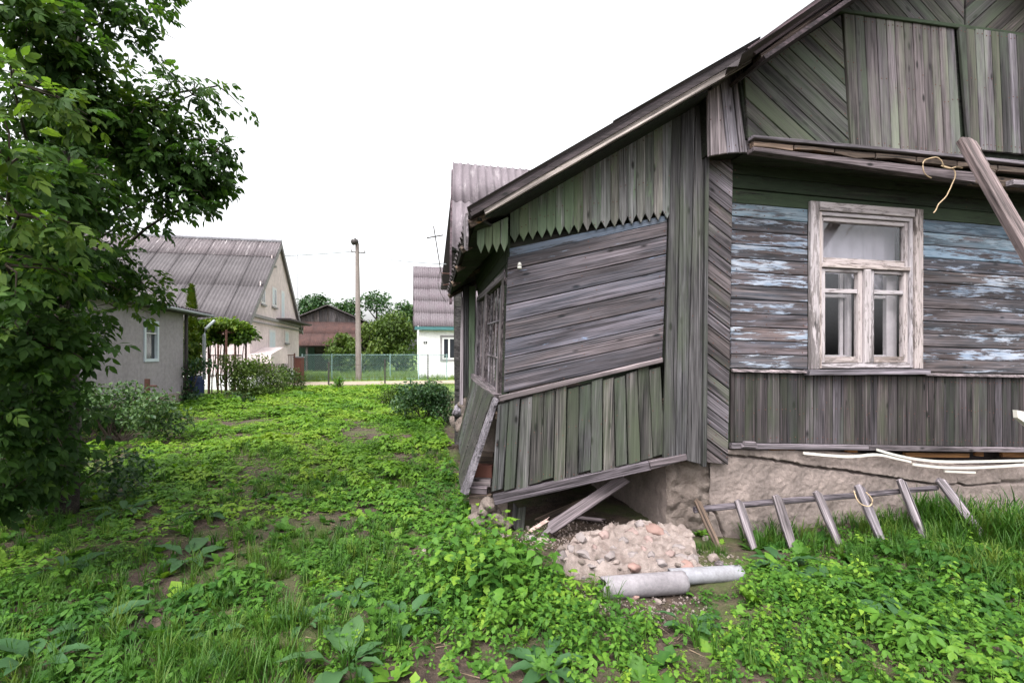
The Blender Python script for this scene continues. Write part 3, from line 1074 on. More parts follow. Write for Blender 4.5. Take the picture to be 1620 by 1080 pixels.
board('barge_board', fr, fr.poly((1178, 80), (1330, -28), (1330, -6), (1192, 90)), .03, .0, fA, M['fascia_purple'], mr, wob=.002)
board('barge_board', W.off(.42), W.off(.42).poly((1190, 96), (1332, -9), (1332, 0), (1192, 108)), .09, .0, fA, M['barge_warm'], mr, wob=.003)
for pts in (((1330, -30), (1560, -195), (1560, -165), (1330, -4)),):
    board('barge_board', fr, fr.poly(*pts), .03, 0, fA, M['fascia_purple'], mr)
# house body behind (side and rear walls)
g = G()
Lb = W.w(.0, 0, -.17)
for a0, a1, o0, o1 in ((.0, .12, -9, -.17), (REND - .12, REND, -9, -.17)):
    wbox(g, W, a0, a1, .5, 3.3, o0, o1)
wbox(g, W, 0, REND, .5, 3.3, -9, -8.9)
g.obj('rear_wall', M['siding_green_shaded'], house)

# --- porch front
pw = part('porch_wall', house, 'sunken porch wall of sloping planks', Q.w(.7, 1.6))
pa = Q.ang((806, 505), (1050, 452))
reg = Q.poly((803, 407), (1056, 351), (1048, 567), (797, 621))
fill('porch_plank', Q, reg, pa, .142, .024, -.02, M['porch_plank'], pw, gap=.005, var=.12, wob=.001, ch=.006)
g = G()
rr = Q.poly((806, 345), (1062, 190), (1060, 568), (800, 618))
g.prism([Q.w(a, b, -.14) for a, b in rr], [Q.w(a, b, -.035) for a, b in rr])
g.obj('porch_backing', M['soffit'], pw)
board('blue_strip', Q, Q.poly((806, 393), (1056, 340), (1056, 351), (806, 406)), .022, -.02, pa, M['blue_strip'], pw)
board('porch_sill', Q, Q.poly((789, 626), (1046, 566), (1047, 573), (791, 634)), .07, -.03, pa, M['trim'], pw, wob=.003)
# frieze of toothed boards
fz = part('frieze', house, 'frieze of green boards with pointed ends', Q.w(.7, 2.5))


def topline(px): return 339 + (px - 807) * (192 - 339) / (1061 - 807)
def botline(px): return 386 + (px - 807) * (347 - 386) / (1060 - 807)


x = 807.0
i = 0
while x < 1050:
    wd = random.uniform(13.2, 15.2)
    x1 = min(x + wd, 1061)
    if 1061 - x1 < 6: x1 = 1061
    xm = (x + x1) / 2
    ln = random.uniform(13, 16)
    pts = Q.poly((x + .12, topline(x)), (x1 - .12, topline(x1)), (x1 - .12, botline(x1) - ln), (xm, botline(xm)), (x + .12, botline(x) - ln))
    board('frieze_board', Q, pts, .02, .012, R(90), M['green_board_pale'] if xm > random.uniform(900, 1010) else M['green_board'], fz, wob=.0006, ch=.002, tilt=.25)
    x = x1
    i += 1
x = 755.0
EQ = vplane(0, 3.98, 0)
while x < 800:
    x1 = x + 12.3
    xm = x + 6
    yt = lambda q: 366 + (q - 755) * -.45
    yb = lambda q: 402 + (q - 755) * -.06
    board('frieze_board', EQ, EQ.poly((x, yt(x)), (x1 - .5, yt(x1)), (x1 - .5, yb(x1) - 15), (xm, yb(xm)), (x, yb(x) - 15)), .02, .0, R(88), M['green_board'], fz, ch=.003)
    x = x1
# corner boards and post
cp = part('corner_post', house, loc=Q.w(1.4, 1.8))
for pts, m in (((((1061, 186), (1075, 178), (1066, 724), (1047, 726))), 'corner'), (((1076, 177), (1098, 165), (1083, 727), (1067, 724)), 'corner'), (((1099, 165), (1112, 158), (1108, 733), (1084, 727)), 'corner')):
    board('corner_board', Q, Q.poly(*pts), .028, .008, R(90), M[m], cp, wob=.002)
board('corner_edge', Q, Q.poly((1110, 160), (1116, 157), (1113, 735), (1107, 735)), .07, .012, R(90), M['corner'], cp)
D = vplane(0, 4.06, 3)
dg = part('corner_panel', house, 'narrow corner panel of slanting boards', D.w(1.7, 1.8))
fill('panel_board', D, D.poly((1114, 252), (1158, 259), (1150, 734), (1105, 729)), D.ang((1115, 430), (1157, 463)), .098, .022, .0, M['diag'], dg, gap=.005, var=.35, wob=.001, ch=.006)
g = G()
rr = D.poly((1116, 240), (1157, 250), (1149, 728), (1107, 724))
g.prism([D.w(a, b, -.12) for a, b in rr], [D.w(a, b, -.003) for a, b in rr])
g.obj('panel_backing', M['diag'], dg)
# porch skirting
ps = part('porch_skirting', house, 'crooked skirting boards under the porch wall', Q.w(.7, .9))
xt, xb = 787.0, 776.0
nb = 14
for k in range(nb):
    t0, t1 = k / nb, (k + 1) / nb
    j0, j1 = random.uniform(-.1, .1) / nb, random.uniform(-.1, .1) / nb
    tx0, tx1 = 787 + 258 * t0, 787 + 258 * (t1 + j1 * .4)
    bx0, bx1 = 777 + 275 * t0, 777 + 275 * (t1 + j1)
    ty = lambda q: 634 + (q - 787) * (576 - 634) / 258 + 2
    by = lambda q: 779 + (q - 777) * (722 - 779) / 275
    jt, jb = random.uniform(-5, 5), random.uniform(-5, 4)
    pts = Q.poly((tx0 + .6, ty(tx0) + jt), (tx1 - .6, ty(tx1) + jt - 1), (bx1 - .8, by(bx1) + jb), (bx0 + .8, by(bx0) + jb + 1))
    board('skirting_board', Q, pts, .022, -.015 + random.uniform(0, .016), R(88), M['skirt'], ps, wob=.0025, tilt=1.0)
board('bottom_beam', Q, Q.poly((780, 782), (1028, 727), (1030, 741), (783, 797)), .06, -.02, Q.ang((780, 782), (1028, 727)), M['beam'], ps, wob=.004)
board('bottom_beam', Q, Q.poly((1024, 727), (1082, 716), (1084, 725), (1027, 740)), .05, .01, Q.ang((1024, 727), (1082, 716)), M['beam'], ps, wob=.003)
g = G()
rr = Q.poly((790, 640), (1046, 580), (1050, 722), (784, 778))
g.prism([Q.w(a, b, -.08) for a, b in rr], [Q.w(a, b, -.03) for a, b in rr])
g.obj('skirting_backing', M['soffit'], ps)
# porch floor slab
g = G()
fl = Q.poly((790, 640), (1060, 575))
g.prism([Q.w(fl[0][0], 1.0, -.15), Q.w(fl[1][0], 1.15, -.15), Q.w(fl[1][0] - .6, 1.15, -2.9), Q.w(fl[0][0] - .6, 1.0, -2.9)],
        [Q.w(fl[0][0], 1.06, -.15), Q.w(fl[1][0], 1.21, -.15), Q.w(fl[1][0] - .6, 1.21, -2.9), Q.w(fl[0][0] - .6, 1.06, -2.9)])
g.obj('porch_floor', M['rotten'], house)

# --- porch side with the barred window
sw = part('side_window', house, 'crooked side window with thin glazing bars', S.w(-1, 1.7))
SP = lambda px, py: S.sz(px, py)
tl, tr_, br, bl = SP(757, 478), SP(801, 440), SP(790, 622), SP(754, 592)
lerp2 = lambda p, q, t: (p[0] + (q[0] - p[0]) * t, p[1] + (q[1] - p[1]) * t)


def quadpt(u, v):            # u from far to near, v from top to bottom
    return lerp2(lerp2(tl, tr_, u), lerp2(bl, br, u), v)


def qbar(name, u0, u1, v0, v1, off, th, mat, vert):
    board(name, S, [quadpt(u0, v1), quadpt(u1, v1), quadpt(u1, v0), quadpt(u0, v0)], th, off, R(90) if vert else 0, mat, sw, wob=.002)


for u0, u1 in ((-.03, .06), (.36, .44), (.93, 1.0)):
    qbar('frame_bar', u0, u1, -.04, 1.0, -.03, .05, M['trim'], True)
qbar('frame_bar', .0, 1.0, -.07, 0.0, -.03, .055, M['trim'], False)
qbar('sill_board', -.05, 1.03, 1.0, 1.07, -.04, .10, M['trim'], False)
for k in range(4):
    u = .52 + k * .105
    qbar('glazing_bar', u, u + .022, .02, .98, -.02, .016, M['pale'], True)
for k in range(2):
    u = .14 + k * .1
    qbar('glazing_bar', u, u + .022, .02, .98, -.02, .016, M['pale'], True)
for v in (.33, .68):
    qbar('glazing_bar', .44, .93, v, v + .016, -.016, .016, M['pale'], False)
for u0, u1 in ((.05, .37), (.43, .94)):
    gg = G()
    pg = [quadpt(u0, 1), quadpt(u1, 1), quadpt(u1, 0), quadpt(u0, 0)]
    gg.prism([S.w(a, b, -.03) for a, b in pg], [S.w(a, b, -.026) for a, b in pg])
    gg.obj('pane', M['glass_dark'], sw)
g = G()
g.prism([P(793, 628, 4.22), P(806, 626, 4.22), P(812, 380, 4.22), P(800, 385, 4.22)], [P(793, 628, 4.32), P(806, 626, 4.32), P(812, 380, 4.32), P(800, 385, 4.32)])
g.obj('corner_stud', M['soffit'], house)
# wall above the window
ab = part('side_wall', house, loc=S.w(-1, 2.3))
reg = S.poly((804, 372), (803, 437), (757, 474), (751, 425))
fill('side_plank', S, reg, 0.05, .14, .024, -.02, M['siding_green_shaded'], ab, gap=.004)
# flared side skirting
a0, a1 = P(789, 632, 4.15), P(748, 600, 6.25)
b0, b1 = P(733, 790, 4.2), P(727, 690, 6.1)
g_sk = part('side_skirting', house, 'loose side skirting splayed outwards', a0)
nb = 8
SK = Pl(a0, (a0 - a1), (a0 - b0))
SKp = lambda p: ((p - SK.O).dot(SK.u), (p - SK.O).dot(SK.v))
for k in range(nb):
    t0, t1 = k / nb, (k + 1) / nb - .01
    pa0, pa1 = a0.lerp(a1, t0), a0.lerp(a1, t1)
    pb0, pb1 = b0.lerp(b1, t0) + Vector((random.uniform(-.02, .02), 0, random.uniform(-.06, .03))), b0.lerp(b1, t1) + Vector((random.uniform(-.02, .02), 0, random.uniform(-.05, .03)))
    if k == 0:
        pa1 = a0.lerp(a1, .09); pb0 = P(741, 782, 4.2)
    th = Vector((-.022, -.006, 0))
    gg = G()
    gg.prism([pa0, pa1, pb1, pb0], [p + th for p in (pa0, pa1, pb1, pb0)])
    gg.obj('skirting_board', M['skirt'] if k else M['pale'], g_sk)
# corner pilasters further along
pil = part('pilaster', house, loc=P(742, 540, 6.3))
for (x0, x1, y0, y1, d, m) in ((732, 752, 453, 629, 6.25, 'skirt'), (718, 730, 452, 602, 7.5, 'skirt')):
    FP = vplane(0, d, 0)
    xm = (x0 + x1) / 2
    board('pilaster_board', FP, FP.poly((x0, y0), (xm - .4, y0), (xm - .6, y1), (x0 + .5, y1 - 2)), .03, 0, R(90), M['corner'], pil)
    board('pilaster_board', FP, FP.poly((xm + .4, y0), (x1, y0), (x1 - .5, y1), (xm, y1)), .03, .004, R(90), M['green_board'] if d < 7 else M['skirt'], pil)
    g = G()
    rr = FP.poly((x0 + 1, y0 + 2), (x1 - 1, y0 + 2), (x1 - 1, y1 - 3), (x0 + 1, y1 - 3))
    g.prism([FP.w(a, b, -.22) for a, b in rr], [FP.w(a, b, -.002) for a, b in rr])
    g.obj('pilaster_core', M['skirt'], pil)
board('pilaster_strip', vplane(0, 6.22, 0), vplane(0, 6.22, 0).poly((730, 470), (734, 470), (733, 640), (727, 640)), .02, .0, R(90), M['pale'], pil)

# --- foundation
fnd = part('foundation', house, 'cracked plastered foundation', W.w(1, .4))


def n3(x, y, z, s): return mnoise.noise(Vector((x * s, y * s, z * s)))


def relief(name, pl, s0, s1, z0, z1f, res, dfn, mat, parent, back=-.2):
    nx, nz = int((s1 - s0) / res) + 1, int(1.0 / res * .75)
    V = []
    for j in range(nz + 1):
        for i in range(nx + 1):
            s = s0 + (s1 - s0) * i / nx
            zt = z1f(s)
            z = z0 + (zt - z0) * j / nz
            V.append(pl.w(s, z, dfn(s, z)))
    base = len(V)
    top = nz * (nx + 1)
    for i in range(nx + 1):
        s = s0 + (s1 - s0) * i / nx
        V.append(pl.w(s, z1f(s), back))
    V = np.array([tuple(p) for p in V])
    i = (np.arange(nz)[:, None] * (nx + 1) + np.arange(nx)[None, :]).ravel()
    F1 = np.stack([i, i + 1, i + nx + 2, i + nx + 1], 1)
    i = np.arange(nx)
    F2 = np.stack([top + i, top + i + 1, base + i + 1, base + i], 1)
    return put(name, mesh_np(name, V, np.concatenate([F1, F2]), smooth=True), mat, parent)


crackA = [W.sz(*p) for p in ((1140, 720), (1210, 726), (1262, 734), (1270, 738), (1330, 744), (1400, 754), (1440, 761), (1500, 768), (1515, 766))]
crackB = [W.sz(*p) for p in ((1112, 735), (1105, 760), (1098, 778), (1112, 790), (1124, 800))]
crackC = [W.sz(*p) for p in ((1515, 745), (1519, 765), (1535, 770), (1620, 762), (1700, 758))]
crackD = [W.sz(*p) for p in ((1112, 800), (1135, 812), (1150, 850), (1155, 880))]


def segd(p, a, b):
    dx, dy = b[0] - a[0], b[1] - a[1]
    t = max(0, min(1, ((p[0] - a[0]) * dx + (p[1] - a[1]) * dy) / (dx * dx + dy * dy)))
    return math.hypot(p[0] - a[0] - dx * t, p[1] - a[1] - dy * t)


def cracks(s, z):
    d = 0
    q = (s + .010 * n3(s, z, 1, 18), z + .010 * n3(s, z, 5, 18))
    for cr, wd in ((crackA, .0085), (crackB, .018), (crackC, .008), (crackD, .008)):
        for a, b in zip(cr, cr[1:]):
            k = segd(q, a, b)
            if k < wd * 2.2: d = min(d, -.09 * max(0, 1 - (k / wd / 1.3) ** 4) if k < wd * 1.3 else 0)
    return d


def lineat(cr, s):
    for a, b in zip(cr, cr[1:]):
        if a[0] <= s <= b[0]: return a[1] + (b[1] - a[1]) * (s - a[0]) / (b[0] - a[0])
    return None


def fdepth(s, z):
    d = -.03 + .016 * n3(s, z, 0, 2.6) + .010 * n3(s, z, 3, 8) + .006 * n3(s, z, 7, 25)
    c = lineat(crackA, s)
    if c and z > c: d += .022
    if z < .40: d += .012 * max(0, n3(s, z, 9, 5))
    return d + cracks(s, z)


def ftop(s):
    zt = W.sz(1160, 712)[1]
    return zt + sB * max(0, s) - .13 * max(0, min(1, (s - 1.0) / 1.7)) + .01 * n3(s, 0, 0, 6) + .006 * n3(s, 4, 0, 22)


relief('plaster', W, -.19, 3.1, -.12, ftop, .0075, fdepth, M['found'], fnd)
relief('plaster', W, 3.1, REND, -.12, ftop, .03, fdepth, M['found'], fnd)
# rough broken end near the porch
FE = vplane(0, 4.13, 2)
e0, e1 = FE.sz(1058, 740)[0], FE.sz(1138, 740)[0]


def edepth(s, z):
    k = mnoise.voronoi(Vector((s * 7, z * 7, 3.3)))[0]
    d = -.05 + .07 * (k[1] - k[0]) + .02 * n3(s, z, 2, 12) + .010 * n3(s, z, 2, 40)
    if s > e1 - .05: d -= 2.0 * (s - e1 + .05)
    if s < e0 + .03: d -= 1.2 * (e0 + .03 - s)
    return d


relief('rough_stone', FE, e0, e1 + .06, -.12, lambda s: FE.sz(1085, 729)[1] + .01 * n3(s, 0, 0, 9), .012, edepth, M['found_rough'], fnd)
# return wall of the foundation under the porch
RT = Pl(FE.w(e0 + .015, 0, -.06), -VD)
relief('return_wall', RT, -2.9, 0, -.12, lambda s: .98 + .02 * n3(s, 1, 1, 3), .02, lambda s, z: .012 * n3(s, z, 0, 5) + .008 * n3(s, z, 0, 18), M['found'], fnd, back=.2)
g = G()
wbox(g, Q, -.5, 1.3, -.1, 1.1, -2.9, -2.8)
g.obj('inner_wall', M['found'], fnd)
# orange battens in the gap above the foundation
for (x0, x1, y0, y1) in ((1222, 1262, 710, 716), (1345, 1362, 710, 716), (1438, 1540, 717, 724), (1550, 1562, 708, 722), (1592, 1660, 714, 724)):
    board('sill_batten', W, W.poly((x0, y0), (x1, y0 + 1), (x1, y1 + 1), (x0, y1)), .03, -.06, 0, M['orange_wood'], fnd)
g = G()
wbox(g, W, -.05, REND, .42, .92, -.26, -.17)
g.obj('sill_log', M['edge_dark'], fnd)


def rock(name, c, size, mat, parent, seed, rough=.18, sub=3):
    import bmesh
    bm = bmesh.new()
    bmesh.ops.create_icosphere(bm, subdivisions=sub, radius=1)
    for v in bm.verts:
        p = v.co.copy()
        k = 1 + rough * 1.6 * mnoise.noise(p * 1.1 + Vector((seed * 3.1, seed, 0))) + rough * .5 * mnoise.noise(p * 3.5 + Vector((0, seed, 7)))
        v.co = Vector((p.x * k * size[0], p.y * k * size[1], p.z * k * size[2]))
    for f in bm.faces: f.smooth = True
    me = bpy.data.meshes.new(name)
    bm.to_mesh(me); bm.free()
    m = Matrix.Translation(Vector(c)) @ Matrix.Rotation(seed * 1.7, 4, 'Z')
    return put(name, me, mat, parent, m)


# pier under the porch's sunken corner
pier = part('pier', house, 'crumbling stone pier under the sunken corner', (-.2, 4.2, .3))
k = 0
for (px, py, r) in ((772, 800, .075), (760, 822, .085), (785, 818, .075), (800, 830, .06), (770, 845, .09), (795, 850, .085), (815, 853, .06), (752, 845, .06), (782, 835, .06), (765, 808, .05)):
    k += 1
    rock('stone', P(px, py, 4.2 + random.uniform(-.06, .08)), (r * 1.1, r, r * .85), M['found_rough'], pier, k, .3)
g = G()
g.box(P(775, 835, 4.36), (.32, .2, .5))
g.obj('pier_core', M['found_rough'], pier)
for (x0, x1, y0, y1, m, d) in ((742, 776, 783, 797, 'rotten', 4.22), (745, 776, 757, 768, 'pale', 4.30), (744, 770, 769, 780, 'beam', 4.25), (746, 778, 735, 754, 'brick_red', 4.36), (750, 780, 715, 732, 'rotten', 4.42)):
    FP = vplane(0, d, -6)
    board('sill_end', FP, FP.poly((x0, y1), (x1, y1 + 2), (x1, y0 + 2), (x0, y0)), .09, -.09, 0, M[m], pier, wob=.003, tilt=2)
# white rubble foundation along the side
k = 40
for (px, py, d, r) in ((738, 640, 6.3, .09), (742, 655, 6.2, .10), (736, 672, 6.3, .11), (744, 680, 6.1, .09), (728, 650, 6.8, .09), (724, 668, 7.0, .1), (730, 612, 7.3, .05), (728, 625, 7.3, .06)):
    k += 1
    rock('stone', P(px, py, d + .15), (r * 1.2, r, r), random.choice([M['found_rough'], M['found_rough'], M['pale']]), pier, k, .3)

g = G()
for p in NAILS:
    g.box(p, (.008, .006, .008))
nails = g.obj('nail_heads', M['metal_rust'], house)
nails['kind'] = 'stuff'

# --- things on and against the house
ins = G()
c = P(822, 420, 4.06)
ins.tube([c + Vector((0, .05, 0)), c + Vector((0, -.01, 0))], .008, 8)
io = thing('insulator', 'small white porcelain insulator on the sunken porch wall', 'insulator', c)
ins.obj('pin', M['metal_rust'], io)
ins = G()
ins.tube([c + Vector((0, 0, -.028)), c + Vector((0, 0, -.012)), c + Vector((0, 0, -.008))], .021, 12, .017)
ins.tube([c + Vector((0, 0, -.006)), c + Vector((0, 0, .018)), c + Vector((0, 0, .026))], .019, 12, .010)
ins.obj('porcelain_cup', M['porcelain'], io, True)

# ladder stile leaning on the gable
l0, l1 = P(1523, 230, 4.2), P(1700, 540, 3.1)
lad = thing('ladder_stile', 'long grey timber stile of a broken ladder leaning against the gable', 'ladder', l1)
ax = (l1 - l0).normalized()
sidev = ax.cross(Vector((0, -1, .25))).normalized()
if sidev.x < 0: sidev = -sidev
LP_ = Pl(l0, ax, -sidev)
if LP_.n.y > 0: LP_ = Pl(l0, ax, sidev)
L_ = (l1 - l0).length * 1.9
hw = .055
pts = [(-.02, -hw), (.10, -hw), (L_, -hw), (L_, hw), (.45, hw), (.41, hw - .012), (.37, hw - .012), (.34, hw), (.14, hw), (.12, hw + .012), (.02, hw + .008), (-.03, hw * .3)]
board('stile', LP_, pts, .06, 0, 0, M['stile'], lad, wob=.004, ch=.006)
upsgn = 1 if LP_.v.x > 0 else -1
for s_ in (.09, .39, .69, 1.0, 1.3):
    g = G()
    b_ = LP_.w(s_, upsgn * hw * .2, .03)
    g.tube([b_, b_ + LP_.v * upsgn * random.uniform(.06, .085)], .022, 8, .018)
    g.obj('rung_stub', M['rotten'], lad)

# cord
CG = GP.off(.115)
cz = lambda px, py, o=0.0: CG.w(*CG.sz(px, py), o)
cordA = [cz(1468, 252, -.02), cz(1461, 256), cz(1458, 264, .01), cz(1460, 273, .01), cz(1466, 279, .005), cz(1475, 281, -.01)]
cordB = [cz(1466, 252, -.02), cz(1480, 249), cz(1487, 255, .01), cz(1491, 263, .01), cz(1500, 266, .01), cz(1507, 271, .015), cz(1507, 281, .02), cz(1503, 291, .02), cz(1498, 302, .02), cz(1492, 313, .02), cz(1484, 321, .02), cz(1479, 326, .025), cz(1477, 333, .02), cz(1473, 338, .02)]


def smoothpath(p, n=4):
    out = []
    for i in range(len(p) - 1):
        p0, p1, p2, p3 = p[max(i - 1, 0)], p[i], p[i + 1], p[min(i + 2, len(p) - 1)]
        for j in range(n):
            t = j / n
            out.append(.5 * ((2 * p1) + (p2 - p0) * t + (2 * p0 - 5 * p1 + 4 * p2 - p3) * t * t + (3 * p1 - p0 - 3 * p2 + p3) * t ** 3))
    out.append(p[-1])
    return out


g = G(); g.tube(smoothpath(cordA), .0045, 6); g.tube(smoothpath(cordB), .005, 6); g.tube(smoothpath([cz(1489, 262), cz(1498, 268, .02), cz(1512, 265, .01), cz(1522, 266)]), .007, 6)
tag(g.obj('cord', M['rope'], None, True), 'frayed tan cord dangling from the eaves beam', 'cord')

# pale plastic strips under the bottom rail
def strip(pts, hgt, label, n):
    ps_ = smoothpath([W.w(*W.sz(px, py), off) for px, py, off in pts], 5)
    g = G()
    for a, b in zip(ps_, ps_[1:]):
        q = [a, b, b + ZH * hgt, a + ZH * hgt]
        g.prism(q, [p + W.n * .014 for p in q])
    tag(g.obj('plastic_strip', M['white_plastic']), label, 'plastic strip', 'pale plastic strips under the bottom rail')


strip([(1266, 717, .03), (1310, 721, .03), (1340, 722, .04), (1380, 719, .045), (1410, 725, .045), (1432, 730, .045)], .022, 'wavy cream plastic strip nearest the corner panel', 0)
strip([(1378, 711, .05), (1410, 720, .05), (1450, 727, .05), (1500, 730, .05), (1610, 728, .05)], .022, 'cream plastic strip uppermost of the bundle, its end tucked under the rail', 1)
strip([(1431, 733, .07), (1480, 738, .07), (1540, 738, .07), (1616, 733, .07)], .022, 'longest straight cream plastic strip along the middle of the bundle', 2)
strip([(1482, 744, .06), (1530, 746, .06)], .02, 'short cream plastic offcut at the bottom of the bundle', 3)

# pale board end sticking out on the right
g = G()
q = [P(1602, 648, 4.35), P(1640, 655, 4.3), P(1640, 684, 4.3), P(1622, 676, 4.35), P(1603, 660, 4.35)]
g.prism(q, [p + Vector((.01, -.03, 0)) for p in q])
tag(g.obj('pale_board', M['white_plastic']), 'pale broken board leaning against the dark skirting', 'board')
# wall TV aerial
at_ = thing('aerial', 'thin leaning television aerial on the side entrance eaves', 'aerial', P(701, 455, 6.9))
a0, a1 = P(701, 452, 7.0), P(686, 358, 7.0)
g = G(); g.tube([a0, a1], .008, 6); g.obj('mast', M['metal_dark'], at_)
g = G(); g.tube([P(675, 376.5, 7.0), P(701, 372, 7.0)], .009, 6); g.obj('cross_bar', M['metal_dark'], at_)
g = G(); g.tube([P(699, 432, 7.0), P(712, 433, 6.95)], .006, 5); g.tube([P(701, 451, 7.0), P(712, 449, 6.95)], .006, 5); g.obj('bracket', M['metal_rust'], at_)
g = G(); g.tube(smoothpath([P(697, 425, 7.0), P(693, 445, 7.0), P(697, 463, 6.98), P(706, 478, 6.95)]), .004, 5); g.obj('cable', M['metal_dark'], at_)

# ------------------------------------------------------------------ rubble, pipes, fallen boards
slab = thing('concrete_slab', 'broken pinkish concrete slab studded with cobbles before the porch', 'concrete slab', (.8, 3.85, 0))
HP = Pl((0, 0, 0), (1, 0, 0), (0, 1, 0))
top_px = ((872, 868), (925, 852), (985, 836), (1040, 836), (1094, 842), (1104, 868), (1107, 893), (1010, 900), (930, 904), (893, 892))
sp = [tuple(ground_at(px, py, .11)[:2]) for px, py in top_px]
sx0, sx1 = min(p[0] for p in sp) - .08, max(p[0] for p in sp) + .08
sy0, sy1 = min(p[1] for p in sp) - .08, max(p[1] for p in sp) + .08


def sdepth(x, y):
    e = inpoly_dist((x + .03 * n3(x, y, 0, 8), y + .03 * n3(x, y, 4, 8)), sp)
    h = .115 + .09 * (y - 3.5) + .035 * n3(x, y, 1, 5) + .028 * n3(x, y, 2, 14) + .016 * n3(x, y, 3, 38)
    v = mnoise.voronoi(Vector((x * 11, y * 11, .5)))[0]
    h += .05 * min(.5, v[1] - v[0])
    return -.12 + (h + .12) * max(0, min(1, (e + .01) / .035))


relief('slab_body', HP, sx0, sx1, sy0, lambda s: sy1, .011, sdepth, M['conc_slab'], slab, back=-.2)
cob = [(1035, 848, .105, .06, 'cobble_red'), (955, 858, .045, .04, 'cobble'), (1000, 850, .05, .045, 'cobble'), (930, 880, .06, .045, 'conc_slab'), (1000, 880, .06, .045, 'cobble_grey'), (1030, 884, .035, .03, 'cobble_grey'),
       (1052, 852, .05, .04, 'cobble_grey'), (1026, 862, .045, .04, 'cobble'), (1073, 870, .045, .04, 'cobble_grey'), (1085, 891, .075, .05, 'cobble_red'), (1003, 897, .045, .04, 'cobble_red'), (1018, 874, .03, .03, 'cobble'),
       (950, 893, .03, .03, 'cobble_grey'), (905, 878, .04, .035, 'cobble_grey'), (970, 868, .03, .028, 'cobble_grey'), (986, 862, .035, .03, 'cobble_grey'), (1060, 880, .04, .035, 'cobble'), (1045, 893, .04, .03, 'cobble_grey'),
       (940, 868, .03, .028, 'cobble'), (1090, 856, .04, .035, 'conc_slab'), (1012, 844, .045, .04, 'cobble_grey'), (975, 893, .03, .026, 'conc_slab'), (965, 880, .025, .022, 'cobble'), (1048, 868, .03, .025, 'conc_slab')]
for i, (px, py, r, rz_, m) in enumerate(cob):
    p = ground_at(px, py, .11)
    z = sdepth(p.x, p.y)
    rock('cobble', (p.x, p.y, z - rz_ * .15), (r, r * .8, rz_ * .75), M[m], slab, i + 90, .34)
for i in range(40):
    while True:
        x_, y_ = random.uniform(sx0, sx1), random.uniform(sy0, sy1)
        e_ = inpoly_dist((x_, y_), sp)
        if -.035 < e_ < .16: break
    r = random.uniform(.015, .055) if i < 35 else random.uniform(.055, .08)
    zz = max(.0, sdepth(x_, y_)) if e_ > 0 else .0
    o = rock('chunk', (x_, y_, zz + r * .2), (r, r * random.uniform(.6, .9), r * random.uniform(.45, .8)), M[random.choice(('conc_slab', 'conc_slab', 'found_rough', 'cobble_grey'))], slab, i + 300, .75, 1)
    for f in o.data.polygons: f.use_smooth = False
# flat chip to the left of the slab
loose = [(858, 862, .07, .03, 'conc_slab'), (838, 858, .05, .03, 'cobble_grey'), (1128, 885, .05, .035, 'conc_slab'), (1138, 895, .035, .03, 'pale'), (905, 912, .03, .02, 'conc_slab'), (925, 918, .035, .025, 'cobble_grey'),
         (671, 868, .04, .03, 'conc_slab'), (722, 900, .03, .025, 'conc_slab'), (840, 880, .03, .025, 'cobble'), (880, 905, .035, .03, 'cobble_grey'), (700, 893, .035, .025, 'brick_red'), (1005, 945, .03, .022, 'cobble_red'), (1040, 948, .025, .02, 'conc_slab'),
         (725, 806, .05, .04, 'conc_slab'), (690, 880, .03, .025, 'cobble_red'), (1116, 855, .03, .03, 'conc_slab')]
stl = ['flat chip of concrete at the left end of the cobbled slab', 'grey stone on the soil left of the cobbled slab', 'pale lump beside the right end of the cobbled slab', 'whitish stone just above the pale pipe',
       'small chip before the left corner of the cobbled slab', 'grey pebble beside the mouth of the broken pipe', 'pale stone in the weeds above the black bottle', 'pale stone half buried in weeds right of the bottle', 'dark red stone on the soil under the porch corner',
       'grey stone between the weeds and the slab corner', 'dark broken brick below the black bottle', 'reddish pebble on the bare soil under the pipe', 'pale pebble on the soil under the pipe', 'pale stone at the foot of the splayed skirting', 'reddish stone beside the black bottle', 'pale fragment between the slab and the wooden rack']
for i, (px, py, r, rz_, m) in enumerate(loose):
    p = ground_at(px, py, .02)
    o = rock('stone', (p.x, p.y, float(gh(p.x, p.y)) + rz_ * .35), (r, r * .75, rz_), M[m], None, i + 150, .28)
    tag(o, stl[i], 'stone', 'loose stones and chips round the porch')


